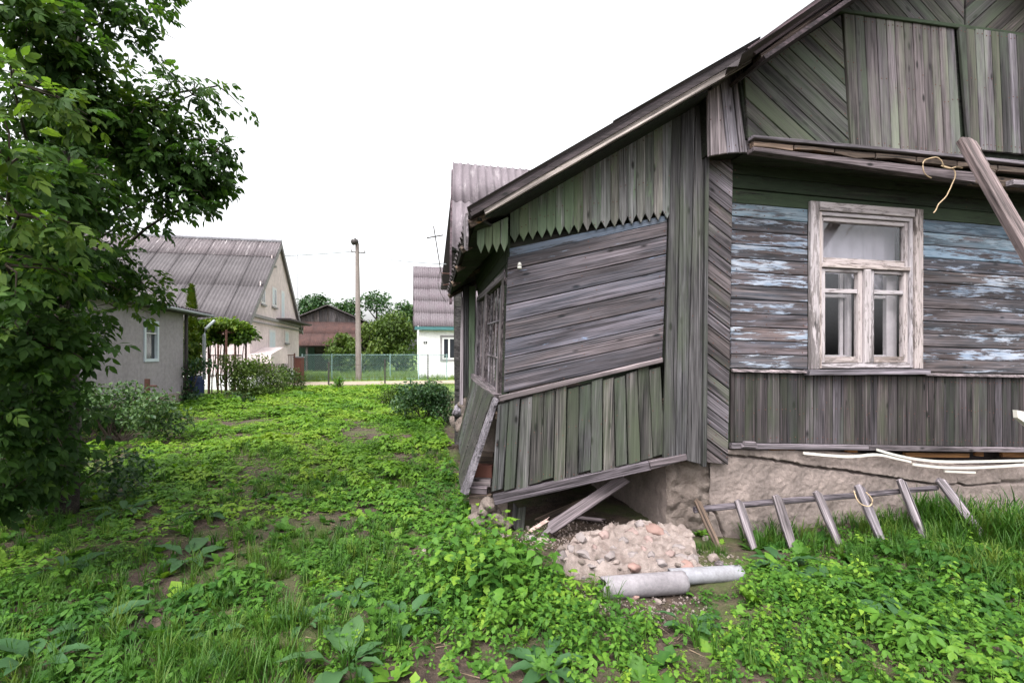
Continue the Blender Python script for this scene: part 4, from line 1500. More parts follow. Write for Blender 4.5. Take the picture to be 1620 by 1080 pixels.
def pipe(px0, py0, px1, py1, r, mat, label, broken):
    p0, p1 = ground_at(px0, py0, r), ground_at(px1, py1, r)
    t = thing('pipe', label, 'pipe', (p0 + p1) / 2, 'broken asbestos pipes before the slab')
    ax = (p1 - p0).normalized()
    up = Vector((0, 0, 1)); sd = ax.cross(up).normalized(); up = sd.cross(ax)
    n, m_ = 28, 22
    V = []
    L = (p1 - p0).length
    for rad in (r, r * .86):
        for i in range(n + 1):
            for k in range(m_):
                a = 2 * math.pi * k / m_
                s = L * i / n
                if i == 0: s += .035 * mnoise.noise(Vector((math.cos(a) * 2, math.sin(a) * 2, broken)))
                if i == n: s += .02 * mnoise.noise(Vector((math.cos(a) * 2, math.sin(a) * 2, broken + 5)))
                rr = rad * (1 + .012 * mnoise.noise(Vector((s * 14, a, broken))))
                V.append(p0 + ax * s + (sd * math.cos(a) + up * math.sin(a)) * rr)
    Fs = []
    o2 = (n + 1) * m_
    for i in range(n):
        for k in range(m_):
            k2 = (k + 1) % m_
            Fs.append((i * m_ + k, i * m_ + k2, (i + 1) * m_ + k2, (i + 1) * m_ + k))
            Fs.append((o2 + i * m_ + k, o2 + (i + 1) * m_ + k, o2 + (i + 1) * m_ + k2, o2 + i * m_ + k2))
    for k in range(m_):
        k2 = (k + 1) % m_
        Fs.append((k, o2 + k, o2 + k2, k2))
        e = n * m_
        Fs.append((e + k, e + k2, o2 + e + k2, o2 + e + k))
    put('pipe_wall', mesh_np('pipe_wall', np.array([tuple(v) for v in V]), np.array(Fs), smooth=True), mat, t)
    return t


pipe(953, 930, 1082, 920, .072, M['pipe'], 'grey broken pipe with its open end facing the weeds', 1.3)
pipe(1060, 912, 1172, 906, .055, M['pipe_pale'], 'pale bluish pipe running into the weeds behind the grey one', 4.1)

# boards fallen under the porch
def fallen(p0, p1, wd, th, mat, label, roll=0):
    ax = p1 - p0
    side = ax.cross(Vector((0, -.8, .6))).normalized()
    pl = Pl(p0, ax, side)
    if pl.n.y > 0: pl = Pl(p0, ax, -side)
    L = ax.length
    o = board('fallen_board', pl, [(0, -wd / 2), (L * .5, -wd / 2), (L, -wd / 2), (L - .02, wd * .1), (L + .02, wd / 2), (.03, wd / 2), (-.02, 0)], th, 0, 0, mat, None, wob=.003, ch=.003)
    tag(o, label, 'board', 'boards fallen under the porch')


fallen(P(868, 838, 4.05), P(990, 756, 4.30), .10, .03, M['beam'], 'widest fallen plank slanting up under the bottom beam')
fallen(P(858, 846, 4.02), P(984, 764, 4.35), .035, .03, M['pale'], 'narrow pale batten along the edge of the widest fallen plank')
fallen(P(836, 842, 4.05), P(868, 822, 4.1), .03, .02, M['brick_pink'], 'short pinkish splinter on the soil by the pier')
fallen(P(845, 830, 4.5), P(960, 780, 4.8), .09, .03, M['rotten'], 'dark plank deepest under the porch')
fallen(P(905, 818, 4.45), P(955, 824, 4.35), .03, .03, M['beam'], 'small stick lying level at the back of the hollow')
fallen(P(818, 838, 4.25), P(822, 800, 4.35), .12, .025, M['corner'], 'upright broken board leaning beside the pier')

# wooden rack against the foundation
rack = thing('wooden_rack', 'weathered wooden rack of seven slats leaning on the cracked foundation', 'rack', W.w(.7, 0, .3))
rl0, rl1 = P(1098, 806, 4.02), P(1482, 771, 4.22)
g = G()
g.tube([rl0, rl0.lerp(rl1, .3) + ZH * .006, rl0.lerp(rl1, .7) - ZH * .004, rl1], .028, 8, .022)
g.obj('rail', M['beam'], rack)
tops = ((1104, 796), (1168, 797), (1228, 789), (1292, 783), (1358, 773), (1424, 764), (1487, 762))
bots = ((1140, 876), (1192, 868), (1256, 876), (1326, 862), (1392, 854), (1462, 858), (1566, 868))
for i, (a, b) in enumerate(zip(tops, bots)):
    t = (a[0] - 1104) / 383
    p0 = P(a[0], a[1], 4.0 + .2 * t)
    p1 = P(b[0], b[1], 3.90 + .18 * t)
    ax = p1 - p0
    side = ax.cross(Vector((0, -1, .1))).normalized()
    pl = Pl(p0, ax, side)
    if pl.n.y > 0: pl = Pl(p0, ax, -side)
    L = ax.length
    wd = random.choice((.058, .066, .076)) * (1.0 if i else .9)
    board('slat', pl, [(-.03, -wd * .45), (L * .5, -wd * .5), (L, -wd * .35), (L, wd * .35), (L * .5, wd * .5), (.0, wd * .5), (-.04, wd * .1)], .03, .005, 0, M['pale'] if i else M['rotten'], rack, wob=.005, ch=.004, tilt=2)
g = G()
g.tube(smoothpath([P(1351, 776, 4.02), P(1356, 790, 3.98), P(1364, 798, 3.97), P(1376, 800, 3.97), P(1380, 790, 3.98), P(1370, 778, 4.0)]), .005, 6)
tag(g.obj('string', M['rope'], None, True), 'loop of string tied round the rack slat in the middle', 'string')
# black bottle
b0 = ground_at(683, 876, .035); b1 = b0 + Vector((.11, .05, .02))
bo = thing('bottle', 'black plastic bottle lying on bare soil', 'bottle', b0)
g = G(); g.tube([b0, b0.lerp(b1, .75), b0.lerp(b1, .9), b0.lerp(b1, 1.0)], .032, 12, .03); g.obj('bottle_body', M['bottle'], bo, True)
g = G(); g.tube([b1, b1.lerp(b0, -.25), b1.lerp(b0, -.45)], .014, 10, .013); g.obj('neck', M['bottle'], bo, True)

# ------------------------------------------------------------------ grey shed on the left
C1 = Vector((-10.4, 15.3, 0))
SHL = 8.2
SW = Pl(C1, VD)                         # u away from the viewer, n towards the garden
shed = thing('grey_shed', 'low grey rendered shed with a narrow blue framed window', 'shed', C1)
sx, sx_ = SW.sz(227, 540)[0], SW.sz(250, 540)[0]
s0, s1 = min(sx, sx_), max(sx, sx_)
z1, z0 = SW.sz(239, 507)[1], SW.sz(239, 572)[1]
g = G()
wbox(g, SW, -SHL, s0, .3, 2.95, -.25, 0); wbox(g, SW, s1, 0, .3, 2.95, -.25, 0)
wbox(g, SW, s0, s1, .3, z0, -.25, 0); wbox(g, SW, s0, s1, z1, 2.95, -.25, 0)
wbox(g, SW, -.25, 0, .3, 3.0, -4.5, -.26); wbox(g, SW, -SHL, -SHL + .25, .3, 3.0, -4.5, -.26)
wbox(g, SW, -SHL, 0, .3, 3.6, -4.8, -4.52)
g.obj('wall', M['shed'], shed)
g = G()
wbox(g, SW, -SHL, .04, -.2, .42, -.3, .06)
g.obj('plinth', M['shed_base'], shed)
swn = part('window', shed, 'narrow window in a pale blue frame', SW.w(s0, z0))
fw_ = .085
for a0, a1, b0, b1 in ((s0, s0 + fw_, z0, z1), (s1 - fw_, s1, z0, z1), (s0 + fw_, s1 - fw_, z0, z0 + fw_), (s0 + fw_, s1 - fw_, z1 - fw_, z1)):
    g = G(); wbox(g, SW, a0, a1, b0, b1, -.08, .03); g.obj('frame', M['win_blue'], swn)
g = G(); wbox(g, SW, s0 + fw_, s1 - fw_, (z0 + z1) / 2 + .2, (z0 + z1) / 2 + .23, -.06, .0); g.obj('glazing_bar', M['win_white'], swn)
g = G(); wbox(g, SW, s0 + fw_, s1 - fw_, z0 + fw_, z1 - fw_, -.06, -.05); g.obj('pane', M['glass_dark'], swn)
# roof
rfp = part('roof', shed, None, SW.w(-3, 3))
RP = Pl(SW.w(0, 2.98, .32), VD, -SW.n + ZH * .16)
sheets(RP, -SHL - .3, 1.3, 0, 5.3, 1.1, 1.75, 7, .025, M['slate_w'], rfp, seg=6)
g = G(); wbox(g, SW, -SHL - .3, 1.3, 2.86, 2.97, -.1, .26); g.obj('eaves_board', M['slate_dark'], rfp)
g = G(); g.tube([SW.w(1.35, 2.9, .38), SW.w(-SHL, 2.93, .38)], .045, 8); g.obj('gutter', M['metal_grey'], shed, True)
g = G(); g.tube([P(340, 507, 15.9), P(325, 520, 15.7), P(323, 530, 15.7), P(323, 600, 15.7)], .05, 8); g.obj('downpipe', M['metal_grey'], shed)
g = G(); g.tube([SW.w(.08, .0, .05), SW.w(.08, 2.85, .05)], .05, 8); g.obj('corner_pipe', M['metal_dark'], shed)

# rusty tee-shaped pipe post
p = ground_at(233, 668)
po = thing('pipe_post', 'rusty metal post with a short side arm before the shed', 'post', p)
g = G(); g.tube([p, p + ZH * 1.02], .055, 8); g.obj('post', M['metal_rust'], po)
g = G(); g.tube([p + ZH * .85 + Vector((-.03, 0, 0)), p + ZH * .85 + Vector((.2, .03, 0))], .025, 8); g.obj('side_arm', M['metal_rust'], po)

# ------------------------------------------------------------------ neighbour's house, left
K0 = Vector((-11.93, 22.0, 0))
NW = Pl(K0, VD)                          # gable wall; u away from the viewer
NW = Pl(K0, VD, ZH)
if NW.n.x < 0: NW = NW
nh = thing('neighbour_house', 'two storey pinkish rendered house with a steep slate roof', 'house', K0)
NL = 10.0
EZ, RZ = 3.45, 7.75
g = G()
fl = [(0, 0), (NL, 0), (NL, EZ), (NL / 2, RZ), (0, EZ)]
nn = Vector((math.cos(R(A12)), math.sin(R(A12)), 0))
wN = lambda a, b, o=0: K0 + VD * a + ZH * b + nn * o
g.prism([wN(a, b, -14) for a, b in fl], [wN(a, b, 0) for a, b in fl])
g.obj('wall', M['nwall'], nh)
g = G(); g.prism([wN(-.05, 0, -14), wN(NL + .03, 0, -14), wN(NL + .03, .75, -14), wN(-.05, .75, -14)], [wN(-.05, 0, .06), wN(NL + .03, 0, .06), wN(NL + .03, .75, .06), wN(-.05, .75, .06)])
g.obj('plinth', M['nbase'], nh)
NP = Pl(K0, VD)
NPn = nn


def nbox(name, a0, a1, b0, b1, o0, o1, mat, par=None):
    g = G()
    q = [(a0, b0), (a1, b0), (a1, b1), (a0, b1)]
    g.prism([wN(a, b, o0) for a, b in q], [wN(a, b, o1) for a, b in q])
    return g.obj(name, mat, par or nh)


def nsz(px, py):
    C = Vector((0, 0, EH)); r = Vector(((px - CX) / F, 1, -(py - CY) / F))
    t = (K0 - C).dot(nn) / r.dot(nn)
    p = C + r * t - K0
    return p.dot(VD), p.z


for (xa, xb, ya, yb, fm) in ((413, 419, 447, 480, 'win_white'), (430, 437, 453, 484, 'win_white'), (444.5, 449.5, 459, 503, 'win_white'), (431, 434.5, 406, 418, 'metal_dark'), (425.5, 435, 521, 553, 'win_white'), (450.5, 456, 524, 542, 'win_white')):
    a0, zt = nsz(xa, ya); a1, _ = nsz(xb, ya); _, zb = nsz(xa, yb)
    wn_ = part('window', nh, None, wN(a0, zb))
    nbox('frame', a0, a1, zb, zt, -.02, .03, M[fm], wn_)
    if fm == 'win_white':
        am = (a0 + a1) / 2
        nbox('pane', a0 + .1, am - .04, zb + .12, zt - .12, .02, .036, M['glass_dark'] if xa < 425 else M['win_blue'], wn_)
        nbox('pane', am + .04, a1 - .1, zb + .12, zt - .12, .02, .036, M['glass_dark'] if xa in (413, 430) else M['win_blue'], wn_)
    nbox('reveal', a0 - .12, a0 - .01, zb - .02, zt + .06, -.02, .02, M['nwall'], wn_)
    nbox('sill', a0 - .06, a1 + .06, zb - .1, zb - .01, -.02, .1, M['grey_trim'], wn_)
nbox('storey_ledge', -.1, NL, EZ - .12, EZ + .02, -.02, .12, M['grey_trim'])
a0 = nsz(437, 503)[0]
nbox('canopy', a0, NL + .3, EZ + .03, EZ + .12, -.02, .75, M['slate_dark'])
g = G(); g.tube([wN(-.2, EZ - .35, .1), wN(NL, EZ - .30, .1)], .04, 6); g.obj('gas_pipe', M['grey_trim'], nh)
nr = part('roof', nh, None, wN(NL / 2, RZ, -5))
pitch = math.atan2(RZ - EZ, NL / 2)
for sgn in (-1, 1):
    vdir = VD * (-sgn) * -1
    if sgn == -1: e = wN(-.55, EZ - .55 * math.tan(pitch) + .06, 0); vv = VD + ZH * math.tan(pitch); uu = nn
    else: e = wN(NL + .55, EZ - .55 * math.tan(pitch) + .06, 0); vv = -VD + ZH * math.tan(pitch); uu = -nn
    pl = Pl(e, uu, vv)
    ln = (wN(NL / 2, RZ + .06) - e).length
    s0, s1 = (-14.4, .14) if sgn == -1 else (-.14, 14.4)
    if sgn == -1:
        sheets(pl, s0, s1, 0, ln * .78, 1.12, 2.3, 7, .032, M['slate_n'], nr, seg=4, lift=.06, lap=.05)
        sheets(pl.off(.02), s0, s1, ln * .78, ln, 1.12, 2.2, 7, .03, M['slate_top'], nr, seg=4, lift=.1)
    else:
        sheets(pl, s0, s1, 0, ln, 1.12, 1.8, 7, .026, M['slate_n'], nr, seg=4)
    g = G()
    q = [pl.w(s0, 0, -.06), pl.w(s1, 0, -.06), pl.w(s1, ln, -.06), pl.w(s0, ln, -.06)]
    g.prism([p - pl.n * .06 for p in q], q)
    g.obj('roof_deck', M['grey_trim'], nr)
    sv = .14 if sgn == -1 else -.14
    g = G()
    q = [pl.w(sv, 0, -.0), pl.w(sv, ln, 0), pl.w(sv, ln, -.22), pl.w(sv, 0, -.22)]
    g.prism(q, [p + nn * .03 for p in q])
    g.obj('barge_board', M['grey_trim'], nr)
g = G(); g.tube([wN(NL / 2, RZ + .12, -14.4), wN(NL / 2, RZ + .12, .14)], .11, 8); g.obj('ridge_cap', M['pipe_pale'], nr)
g = G(); g.tube([P(480, 512, 32.0), P(479, 521, 32.0), P(470, 527, 31.9)], .06, 8); g.obj('downpipe', M['pipe_pale'], nh)
# round-topped cellar entrance and its lean-to
g = G()
q = [nsz(395, 560), nsz(418, 549), nsz(424, 552), nsz(427, 575), nsz(395, 575)]
g.prism([wN(a, b, 0) for a, b in q], [wN(a, b, .9) for a, b in q])
g.obj('cellar_porch', M['nwall'], nh)

# railing of thin iron bars
rl = thing('iron_railing', 'low iron railing in front of the pinkish house', 'railing', P(400, 590, 21))
ra_, rb_ = P(330, 560, 20.0), P(466, 567, 26)
ra_.z = rb_.z = 1.55
for dz in (0, -.85):
    g = G(); g.tube([ra_ + ZH * dz, rb_ + ZH * dz], .025, 6); g.obj('rail', M['metal_rust'], rl)
nbar = 46
bm_ = G()
for i in range(nbar + 1):
    p = ra_.lerp(rb_, i / nbar)
    g = G(); g.tube([p, p - ZH * .95], .012, 5); g.obj('bar', M['metal_rust'], rl)
for t in (0, .33, .66, 1):
    p = ra_.lerp(rb_, t)
    g = G(); g.tube([Vector((p.x, p.y, -.1)), p + ZH * .1], .04, 6); g.obj('post', M['metal_rust'], rl)
gp = thing('gate_post', 'brown brick gate post at the end of the green mesh fence', 'post', ground_at(472, 604))
p = ground_at(473, 604)
g = G(); g.box(p + ZH * .7, (.42, .42, 1.4)); g.obj('shaft', M['brick_red'], gp)
g = G(); g.box(p + ZH * 1.43, (.5, .5, .07)); g.obj('cap', M['pipe_pale'], gp)

# ------------------------------------------------------------------ barn, white house
bc = P(519, 560, 46)
BP = Pl((bc.x, bc.y, 0), U)
barn = thing('barn', 'old barn with grey plank gable and rusty red lean-to roof', 'barn', (bc.x, bc.y, 0))
hwid = 3.0
g = G()
q = [(-hwid, 0), (hwid, 0), (hwid, 4.85), (0, 6.1), (-hwid, 4.85)]
g.prism([BP.w(a, b, -9) for a, b in q], [BP.w(a, b, -.03) for a, b in q])
g.obj('wall', M['barn_wood'], barn)
fill('gable_plank', BP, [(-hwid, 4.6), (hwid, 4.6), (hwid, 4.85), (0, 6.1), (-hwid, 4.85)], R(90), .24, .03, -.02, M['barn_wood'], barn, gap=.02, wob=0)
for sgn in (-1, 1):
    g = G()
    q = [BP.w(sgn * (hwid + .5), 4.68, .4), BP.w(0, 6.2, .4), BP.w(0, 6.2, -9.3), BP.w(sgn * (hwid + .5), 4.68, -9.3)]
    g.prism(q, [p + ZH * .1 for p in q]); g.obj('roof', M['slate_dark'], barn)
lt = Pl(BP.w(0, 2.35, 3.2), U, -BP.n + ZH * .72)
sheets(lt, -3.4, 3.3, 0, 3.95, 1.1, 2.0, 7, .02, M['rust_sheet'], barn, seg=3)
for a in (-3.2, -1.3, .6, 2.9):
    g = G(); g.box(BP.w(a, 1.15, 3.0), (.16, .16, 2.4)); g.obj('post', M['barn_wood'], barn)
g = G(); wbox(g, BP, -2.9, -1.2, 0, 2.2, -.02, .05); g.obj('door', M['dark_green_door'], barn)

wc = P(663, 560, 33.0)
WP = Pl((wc.x, wc.y, 0), U)
wh = thing('white_house', 'small white house with slate roof and black number plate', 'house', (wc.x, wc.y, 0))
g = G()
q = [(0, 0), (0, 3.5), (-0, 3.5)]
wbox(g, WP, 0, 9, 0, 3.45, -8, 0)
g.prism([WP.w(0, 3.45, 0), WP.w(0, 3.45, -8), WP.w(0, 7.9, -4)], [WP.w(9, 3.45, 0), WP.w(9, 3.45, -8), WP.w(9, 7.9, -4)])
g.obj('wall', M['white_wall'], wh)
wr_ = part('roof', wh, None, WP.w(4, 5))
vv = (-WP.n * 4.35 + ZH * 4.75)
pl = Pl(WP.w(0, 3.5, .4), U, vv)
sheets(pl, -.35, 9.4, 0, vv.length, 1.12, 1.3, 7, .028, M['slate_w'], wr_, seg=4, lift=.12, lap=.06)
pl2 = Pl(WP.w(0, 3.5, -8.4), -U, (WP.n * 4.35 + ZH * 4.75))
sheets(pl2, -9.4, .35, 0, vv.length, 1.12, 1.6, 5, .026, M['slate_w'], wr_, seg=3)
g = G(); wbox(g, WP, -.3, 9.3, 3.24, 3.46, .02, .42); g.obj('eaves_board', M['teal'], wh)
a0, zt = WP.sz(699, 533); a1, zb = WP.sz(722, 569)
hw_ = part('window', wh, 'white framed window with a grey surround', WP.w(a0, zb))
g = G(); wbox(g, WP, a0 - .12, a1 + .12, zb - .12, zt + .12, -.02, .03); g.obj('surround', M['grey_trim'], hw_)
g = G(); wbox(g, WP, a0 + .03, a1 - .03, zb + .03, zt - .03, -.02, .05); g.obj('frame', M['win_white'], hw_)
am = (a0 + a1) / 2
for x0, x1 in ((a0 + .14, am - .07), (am + .05, a1 - .14)):
    g = G(); wbox(g, WP, x0, x1, zb + .14, zt - .14, .0, .056); g.obj('pane', M['glass_dark'], hw_)
a0, zt = WP.sz(670, 539.5); a1, zb = WP.sz(676, 544)
plq = part('number_plate', wh, None, WP.w(a0, zb))
g = G(); wbox(g, WP, a0, a1, zb, zt, 0, .02); g.obj('plate', M['black_paint'], plq)
# the digit 8 as two small rings
g = G()
cx_ = (a0 + a1) / 2; czz = (zb + zt) / 2
for dz in (-.035, .04):
    pts = [WP.w(cx_ + .04 * math.cos(t), czz + dz + .036 * math.sin(t), .026) for t in np.linspace(0, 2 * math.pi, 13)]
    g.tube(pts, .011, 5, cap=False)
g.obj('digit', M['digit'], plq)

# ------------------------------------------------------------------ lamp post, wires, fences
lp0 = ground_at(567.5, 601)
LD = lp0.y
lamp = thing('lamp_post', 'tall concrete street lamp post by the lane', 'lamp post', lp0)
ltop = P(565, 385, LD)
g = G(); g.tube([lp0 - ZH * .1, Vector((ltop.x, ltop.y, ltop.z))], .19, 10, .11); g.obj('pole', M['concrete_pole'], lamp)
g = G(); g.tube([ltop - ZH * .2, ltop + Vector((-.02, 0, .12)), ltop + Vector((-.1, -.15, .28))], .05, 8); g.obj('bracket', M['metal_dark'], lamp)
g = G(); hc = P(562, 382.5, LD - .15); g.tube([hc + Vector((.1, .1, .06)), hc, hc + Vector((-.1, -.14, -.06))], .13, 10, .19); g.obj('lamp_head', M['metal_dark'], lamp, True)
g = G(); g.tube([P(556, 398.5, LD), P(577, 400, LD)], .035, 6); g.obj('cross_arm', M['metal_dark'], lamp)
for px, py in ((556, 397.5), (577, 399)):
    g = G(); g.tube([P(px, py + 1, LD), P(px, py - 2.5, LD)], .05, 8); g.obj('insulator', M['grey_trim'], lamp)


def wire(p0, p1, sag, label):
    pts = [p0.lerp(p1, t) - ZH * sag * 4 * t * (1 - t) for t in np.linspace(0, 1, 20)]
    g = G(); g.tube(pts, .026 if p1.y > 15 else .022, 5, .026 if p1.y > 15 else .008)
    tag(g.obj('power_line', M['metal_grey']), label, 'power line', 'power lines from the lamp post')


wire(P(556, 398, LD), P(150, 402, 24), .25, 'thin wire running from the lamp post across the steep slate roof')
wire(P(577, 399.5, LD), P(706, 418, 8.0), .12, 'thin sagging wire between the lamp post and the old house')
# distant aerial mast
ms = P(471, 560, 40); ms.z = 0
ma = thing('aerial_mast', 'thin tall aerial mast beyond the pinkish house gable', 'mast', ms)
g = G(); g.tube([ms, P(471, 392, 40)], .035, 6, .02); g.obj('mast', M['pipe_pale'], ma)
g = G(); g.tube([P(467, 408, 40), P(475, 407, 40)], .02, 5); g.obj('cross_bar', M['pipe_pale'], ma)

# blue-green mesh fence across the lane
f0, f1 = ground_at(478, 601.5), None
FD = Vector((U.x, U.y * .55, 0)).normalized()
mf = thing('mesh_fence', 'blue green wire mesh fence across the lane', 'fence', f0)
npan, pw_ = 5, 1.75
for i in range(npan + 1):
    p = f0 + FD * pw_ * i
    g = G(); g.tube([p - ZH * .05, p + ZH * 1.62], .038, 6); g.obj('post', M['post_blue'] if i in (0, 2, 4) else M['mesh_green'], mf)
h_ = 1.5
for i in range(npan):
    p0 = f0 + FD * (pw_ * i + .06)
    L = pw_ - .12
    g = G()
    st = .105
    k = -h_
    while k < L:
        for sg in (1, -1):
            a = (max(k, 0), max(0, -k)); b = (min(k + h_, L), min(h_, L - k))
            if b[0] - a[0] > .02:
                za, zb_ = (a[1], b[1]) if sg == 1 else (h_ - a[1], h_ - b[1])
                g.tube([p0 + FD * a[0] + ZH * (za + .06), p0 + FD * b[0] + ZH * (zb_ + .06)], .008, 3, cap=False)
        k += st
    for z in (.06, .06 + h_):
        g.tube([p0 + ZH * z, p0 + FD * L + ZH * z], .02, 4)
    g.obj('mesh_panel', M['mesh_green'], mf)
# thin garden fence posts on the near side of the lane
gf = thing('wire_fence', 'bare garden fence of thin rusty posts and wires', 'fence', ground_at(607, 614))
gpts = [ground_at(px, py) for px, py in ((520, 616), (609, 612), (677, 612))]
for p, hh in zip(gpts, (1.25, 1.35, 1.62)):
    g = G(); g.tube([p - ZH * .05, p + ZH * hh], .036 if hh < 1.6 else .028, 6); g.obj('post', M['metal_dark'], gf)
for z in (.5, 1.1):
    g = G(); g.tube([p + ZH * z for p in gpts], .006, 4); g.obj('wire', M['metal_dark'], gf)

# ------------------------------------------------------------------ vegetation: arrays of leaves
class Plants:
    def __init__(s): s.V, s.F, s.T, s.n = [], [], [], 0

    def add(s, pv, pf, Mx, pos, tint, ptint=None):
        """proto (pv, pf) placed by matrices Mx (n,3,3) at pos (n,3)"""
        n = len(pos)
        if n == 0: return
        v = np.einsum('nij,kj->nki', Mx, pv) + pos[:, None, :]
        k = len(pv)
        f = pf[None] + (np.arange(n) * k)[:, None, None] + s.n
        s.V.append(v.reshape(-1, 3)); s.F.append(f.reshape(-1, pf.shape[1]))
        t = np.repeat(np.asarray(tint)[:, None], k, 1)
        if ptint is not None: t = t + ptint[None]
        s.T.append(t.ravel())
        s.n += n * k

    def mesh(s, name, smooth=False):
        return mesh_np(name, np.concatenate(s.V), np.concatenate(s.F), np.clip(np.concatenate(s.T), 0, 1), smooth)


def rotz(a):
    c, q, o, l = np.cos(a), np.sin(a), np.zeros_like(a), np.ones_like(a)
    return np.stack([np.stack([c, -q, o], -1), np.stack([q, c, o], -1), np.stack([o, o, l], -1)], -2)


def rotx(a):
    c, q, o, l = np.cos(a), np.sin(a), np.zeros_like(a), np.ones_like(a)
    return np.stack([np.stack([l, o, o], -1), np.stack([o, c, -q], -1), np.stack([o, q, c], -1)], -2)


def roty(a):
    c, q, o, l = np.cos(a), np.sin(a), np.zeros_like(a), np.ones_like(a)
    return np.stack([np.stack([c, o, q], -1), np.stack([o, l, o], -1), np.stack([-q, o, c], -1)], -2)


def leaf(ws, fold=.25, droop=.3, wave=0.0):
    """leaf along +X length 1; ws = half widths at equal steps (tip and base excluded)"""
    n = len(ws)
    V = [(0, 0, 0)]
    for i, wd in enumerate(ws):
        t = (i + 1) / (n + 1)
        z = -droop * t * t
        wz = wave * math.sin(i * 2.4)
        V += [(t, 0, z), (t, wd, z + fold * wd + wz), (t, -wd, z + fold * wd - wz)]
    V.append((1, 0, -droop))
    Fs = [(0, 1, 2), (0, 3, 1)]
    for i in range(n - 1):
        b = 1 + 3 * i
        Fs += [(b, b + 3, b + 4), (b, b + 4, b + 1), (b, b + 2, b + 5), (b, b + 5, b + 3)]
    b = 1 + 3 * (n - 1)
    e = len(V) - 1
    Fs += [(b, e, b + 1), (b, b + 2, e)]
    return np.array(V, float), np.array(Fs)


def place(pv, s, rz_, ry, rx=0.0, pos=(0, 0, 0)):
    m = rotz(np.array(rz_)) @ roty(np.array(ry)) @ rotx(np.array(rx))
    return (m @ (pv * s).T).T + np.array(pos)


def merge(parts):
    V, Fs, n = [], [], 0
    for v, f in parts:
        V.append(v); Fs.append(f + n); n += len(v)
    return np.concatenate(V), np.concatenate(Fs)


def strip3(p, q, wd):
    """a thin three-sided stalk"""
    p, q = np.array(p, float), np.array(q, float)
    d = q - p
    a = np.cross(d, (0.31, .17, .93)); a = a / (np.linalg.norm(a) + 1e-9) * wd
    b = np.cross(d, a); b = b / (np.linalg.norm(b) + 1e-9) * wd
    V = np.array([p + a, p - a * .5 + b * .87, p - a * .5 - b * .87, q])
    return V, np.array([(0, 1, 3), (1, 2, 3), (2, 0, 3)])


LF_OV = leaf((.16, .24, .22, .12), .2, .25)            # oval
LF_LOB = leaf((.20, .36, .22, .33, .15), .2, .25, .02)  # lobed, toothed
LF_PT = leaf((.30, .33, .22, .10), .25, .35)           # arrow shaped
LF_S = leaf((.22, .2), .25, .3)                         # cheap
LF_M = leaf((.18, .27, .17), .22, .3)


def elder_plant(nst, lf, seed):
    r = random.Random(seed)
    ps_ = []
    for k in range(nst):
        a = k * 2.4 + r.uniform(-.4, .4)
        h = r.uniform(.45, 1.0); d = r.uniform(.12, .55)
        tip = (math.cos(a) * d, math.sin(a) * d, h)
        ps_.append(strip3((math.cos(a) * .03, math.sin(a) * .03, 0), tip, .012))
        for j in (-1, 0, 1):
            ps_.append((place(lf[0], r.uniform(.36, .52), a + j * 1.05 + r.uniform(-.2, .2), r.uniform(-.15, .45), r.uniform(-.4, .4), tip), lf[1]))
    return merge(ps_)


def rosette(nst, lf, seed, up=(.2, .9), ln=(.5, 1.0)):
    r = random.Random(seed)
    ps_ = []
    for k in range(nst):
        a = k * 2.4 + r.uniform(-.4, .4)
        ps_.append((place(lf[0], r.uniform(*ln), a, -r.uniform(*up), r.uniform(-.3, .3), (math.cos(a) * .04, math.sin(a) * .04, .02)), lf[1]))
    return merge(ps_)


def upright(nl, lf, seed, top=1.0):
    r = random.Random(seed)
    ps_ = [strip3((0, 0, 0), (r.uniform(-.08, .08), r.uniform(-.08, .08), top), .018)]
    for k in range(nl):
        t = (k + 1.2) / (nl + .5)
        a = k * 2.3 + r.uniform(-.5, .5)
        s = .25 * (1.2 - .6 * t) * r.uniform(.65, 1.3)
        b = (math.cos(a) * .05, math.sin(a) * .05, t * top)
        st = (math.cos(a) * .2 * (1.1 - .6 * t), math.sin(a) * .2 * (1.1 - .6 * t), t * top + .05)
        ps_.append(strip3(b, st, .008))
        ps_.append((place(lf[0], s, a, r.uniform(-.2, .55), r.uniform(-.35, .35), st), lf[1]))
    return merge(ps_)


def grass_tuft(nb, seed):
    r = random.Random(seed)
    V, Fs = [], []
    for k in range(nb):
        a = r.uniform(0, 6.28); h = r.uniform(.5, 1.0); ln = r.uniform(.1, .6)
        bx, by = r.uniform(-.12, .12), r.uniform(-.12, .12)
        dx, dy = math.cos(a), math.sin(a)
        wx, wy = -dy * .013, dx * .013
        b = len(V)
        for t, wd in ((0, 1), (.5, .9), (.82, .6)):
            o = ln * t * t
            z = h * (t - .22 * ln * t * t)
            V += [(bx + dx * o - wx * wd, by + dy * o - wy * wd, z), (bx + dx * o + wx * wd, by + dy * o + wy * wd, z)]
        V.append((bx + dx * ln, by + dy * ln, h * (1 - .3 * ln)))
        Fs += [(b, b + 1, b + 3), (b, b + 3, b + 2), (b + 2, b + 3, b + 5), (b + 2, b + 5, b + 4), (b + 4, b + 5, b + 6)]
    return np.array(V, float), np.array(Fs)


# where plants grow
BARE = [ground_at(px, py) for px, py in ((270, 705), (330, 770), (230, 770), (300, 800), (330, 845), (420, 700), (505, 702), (480, 755), (465, 788), (635, 722), (655, 865), (690, 885), (1010, 965), (985, 1000), (1250, 1062), (1420, 1060), (440, 1030), (700, 960), (60, 900), (130, 870), (250, 855), (700, 1005), (1080, 1015), (360, 690), (300, 720), (600, 730), (845, 930))]
BR = [.62 * q if p.y > 5.6 else q for p, q in zip(BARE, [.5, .55, .6, .5, .35, .6, .55, .5, .35, .4, .26, .2, .26, .2, .22, .2, .2, .14, .4, .35, .3, .12, .15, .7, .7, .35, .16])]


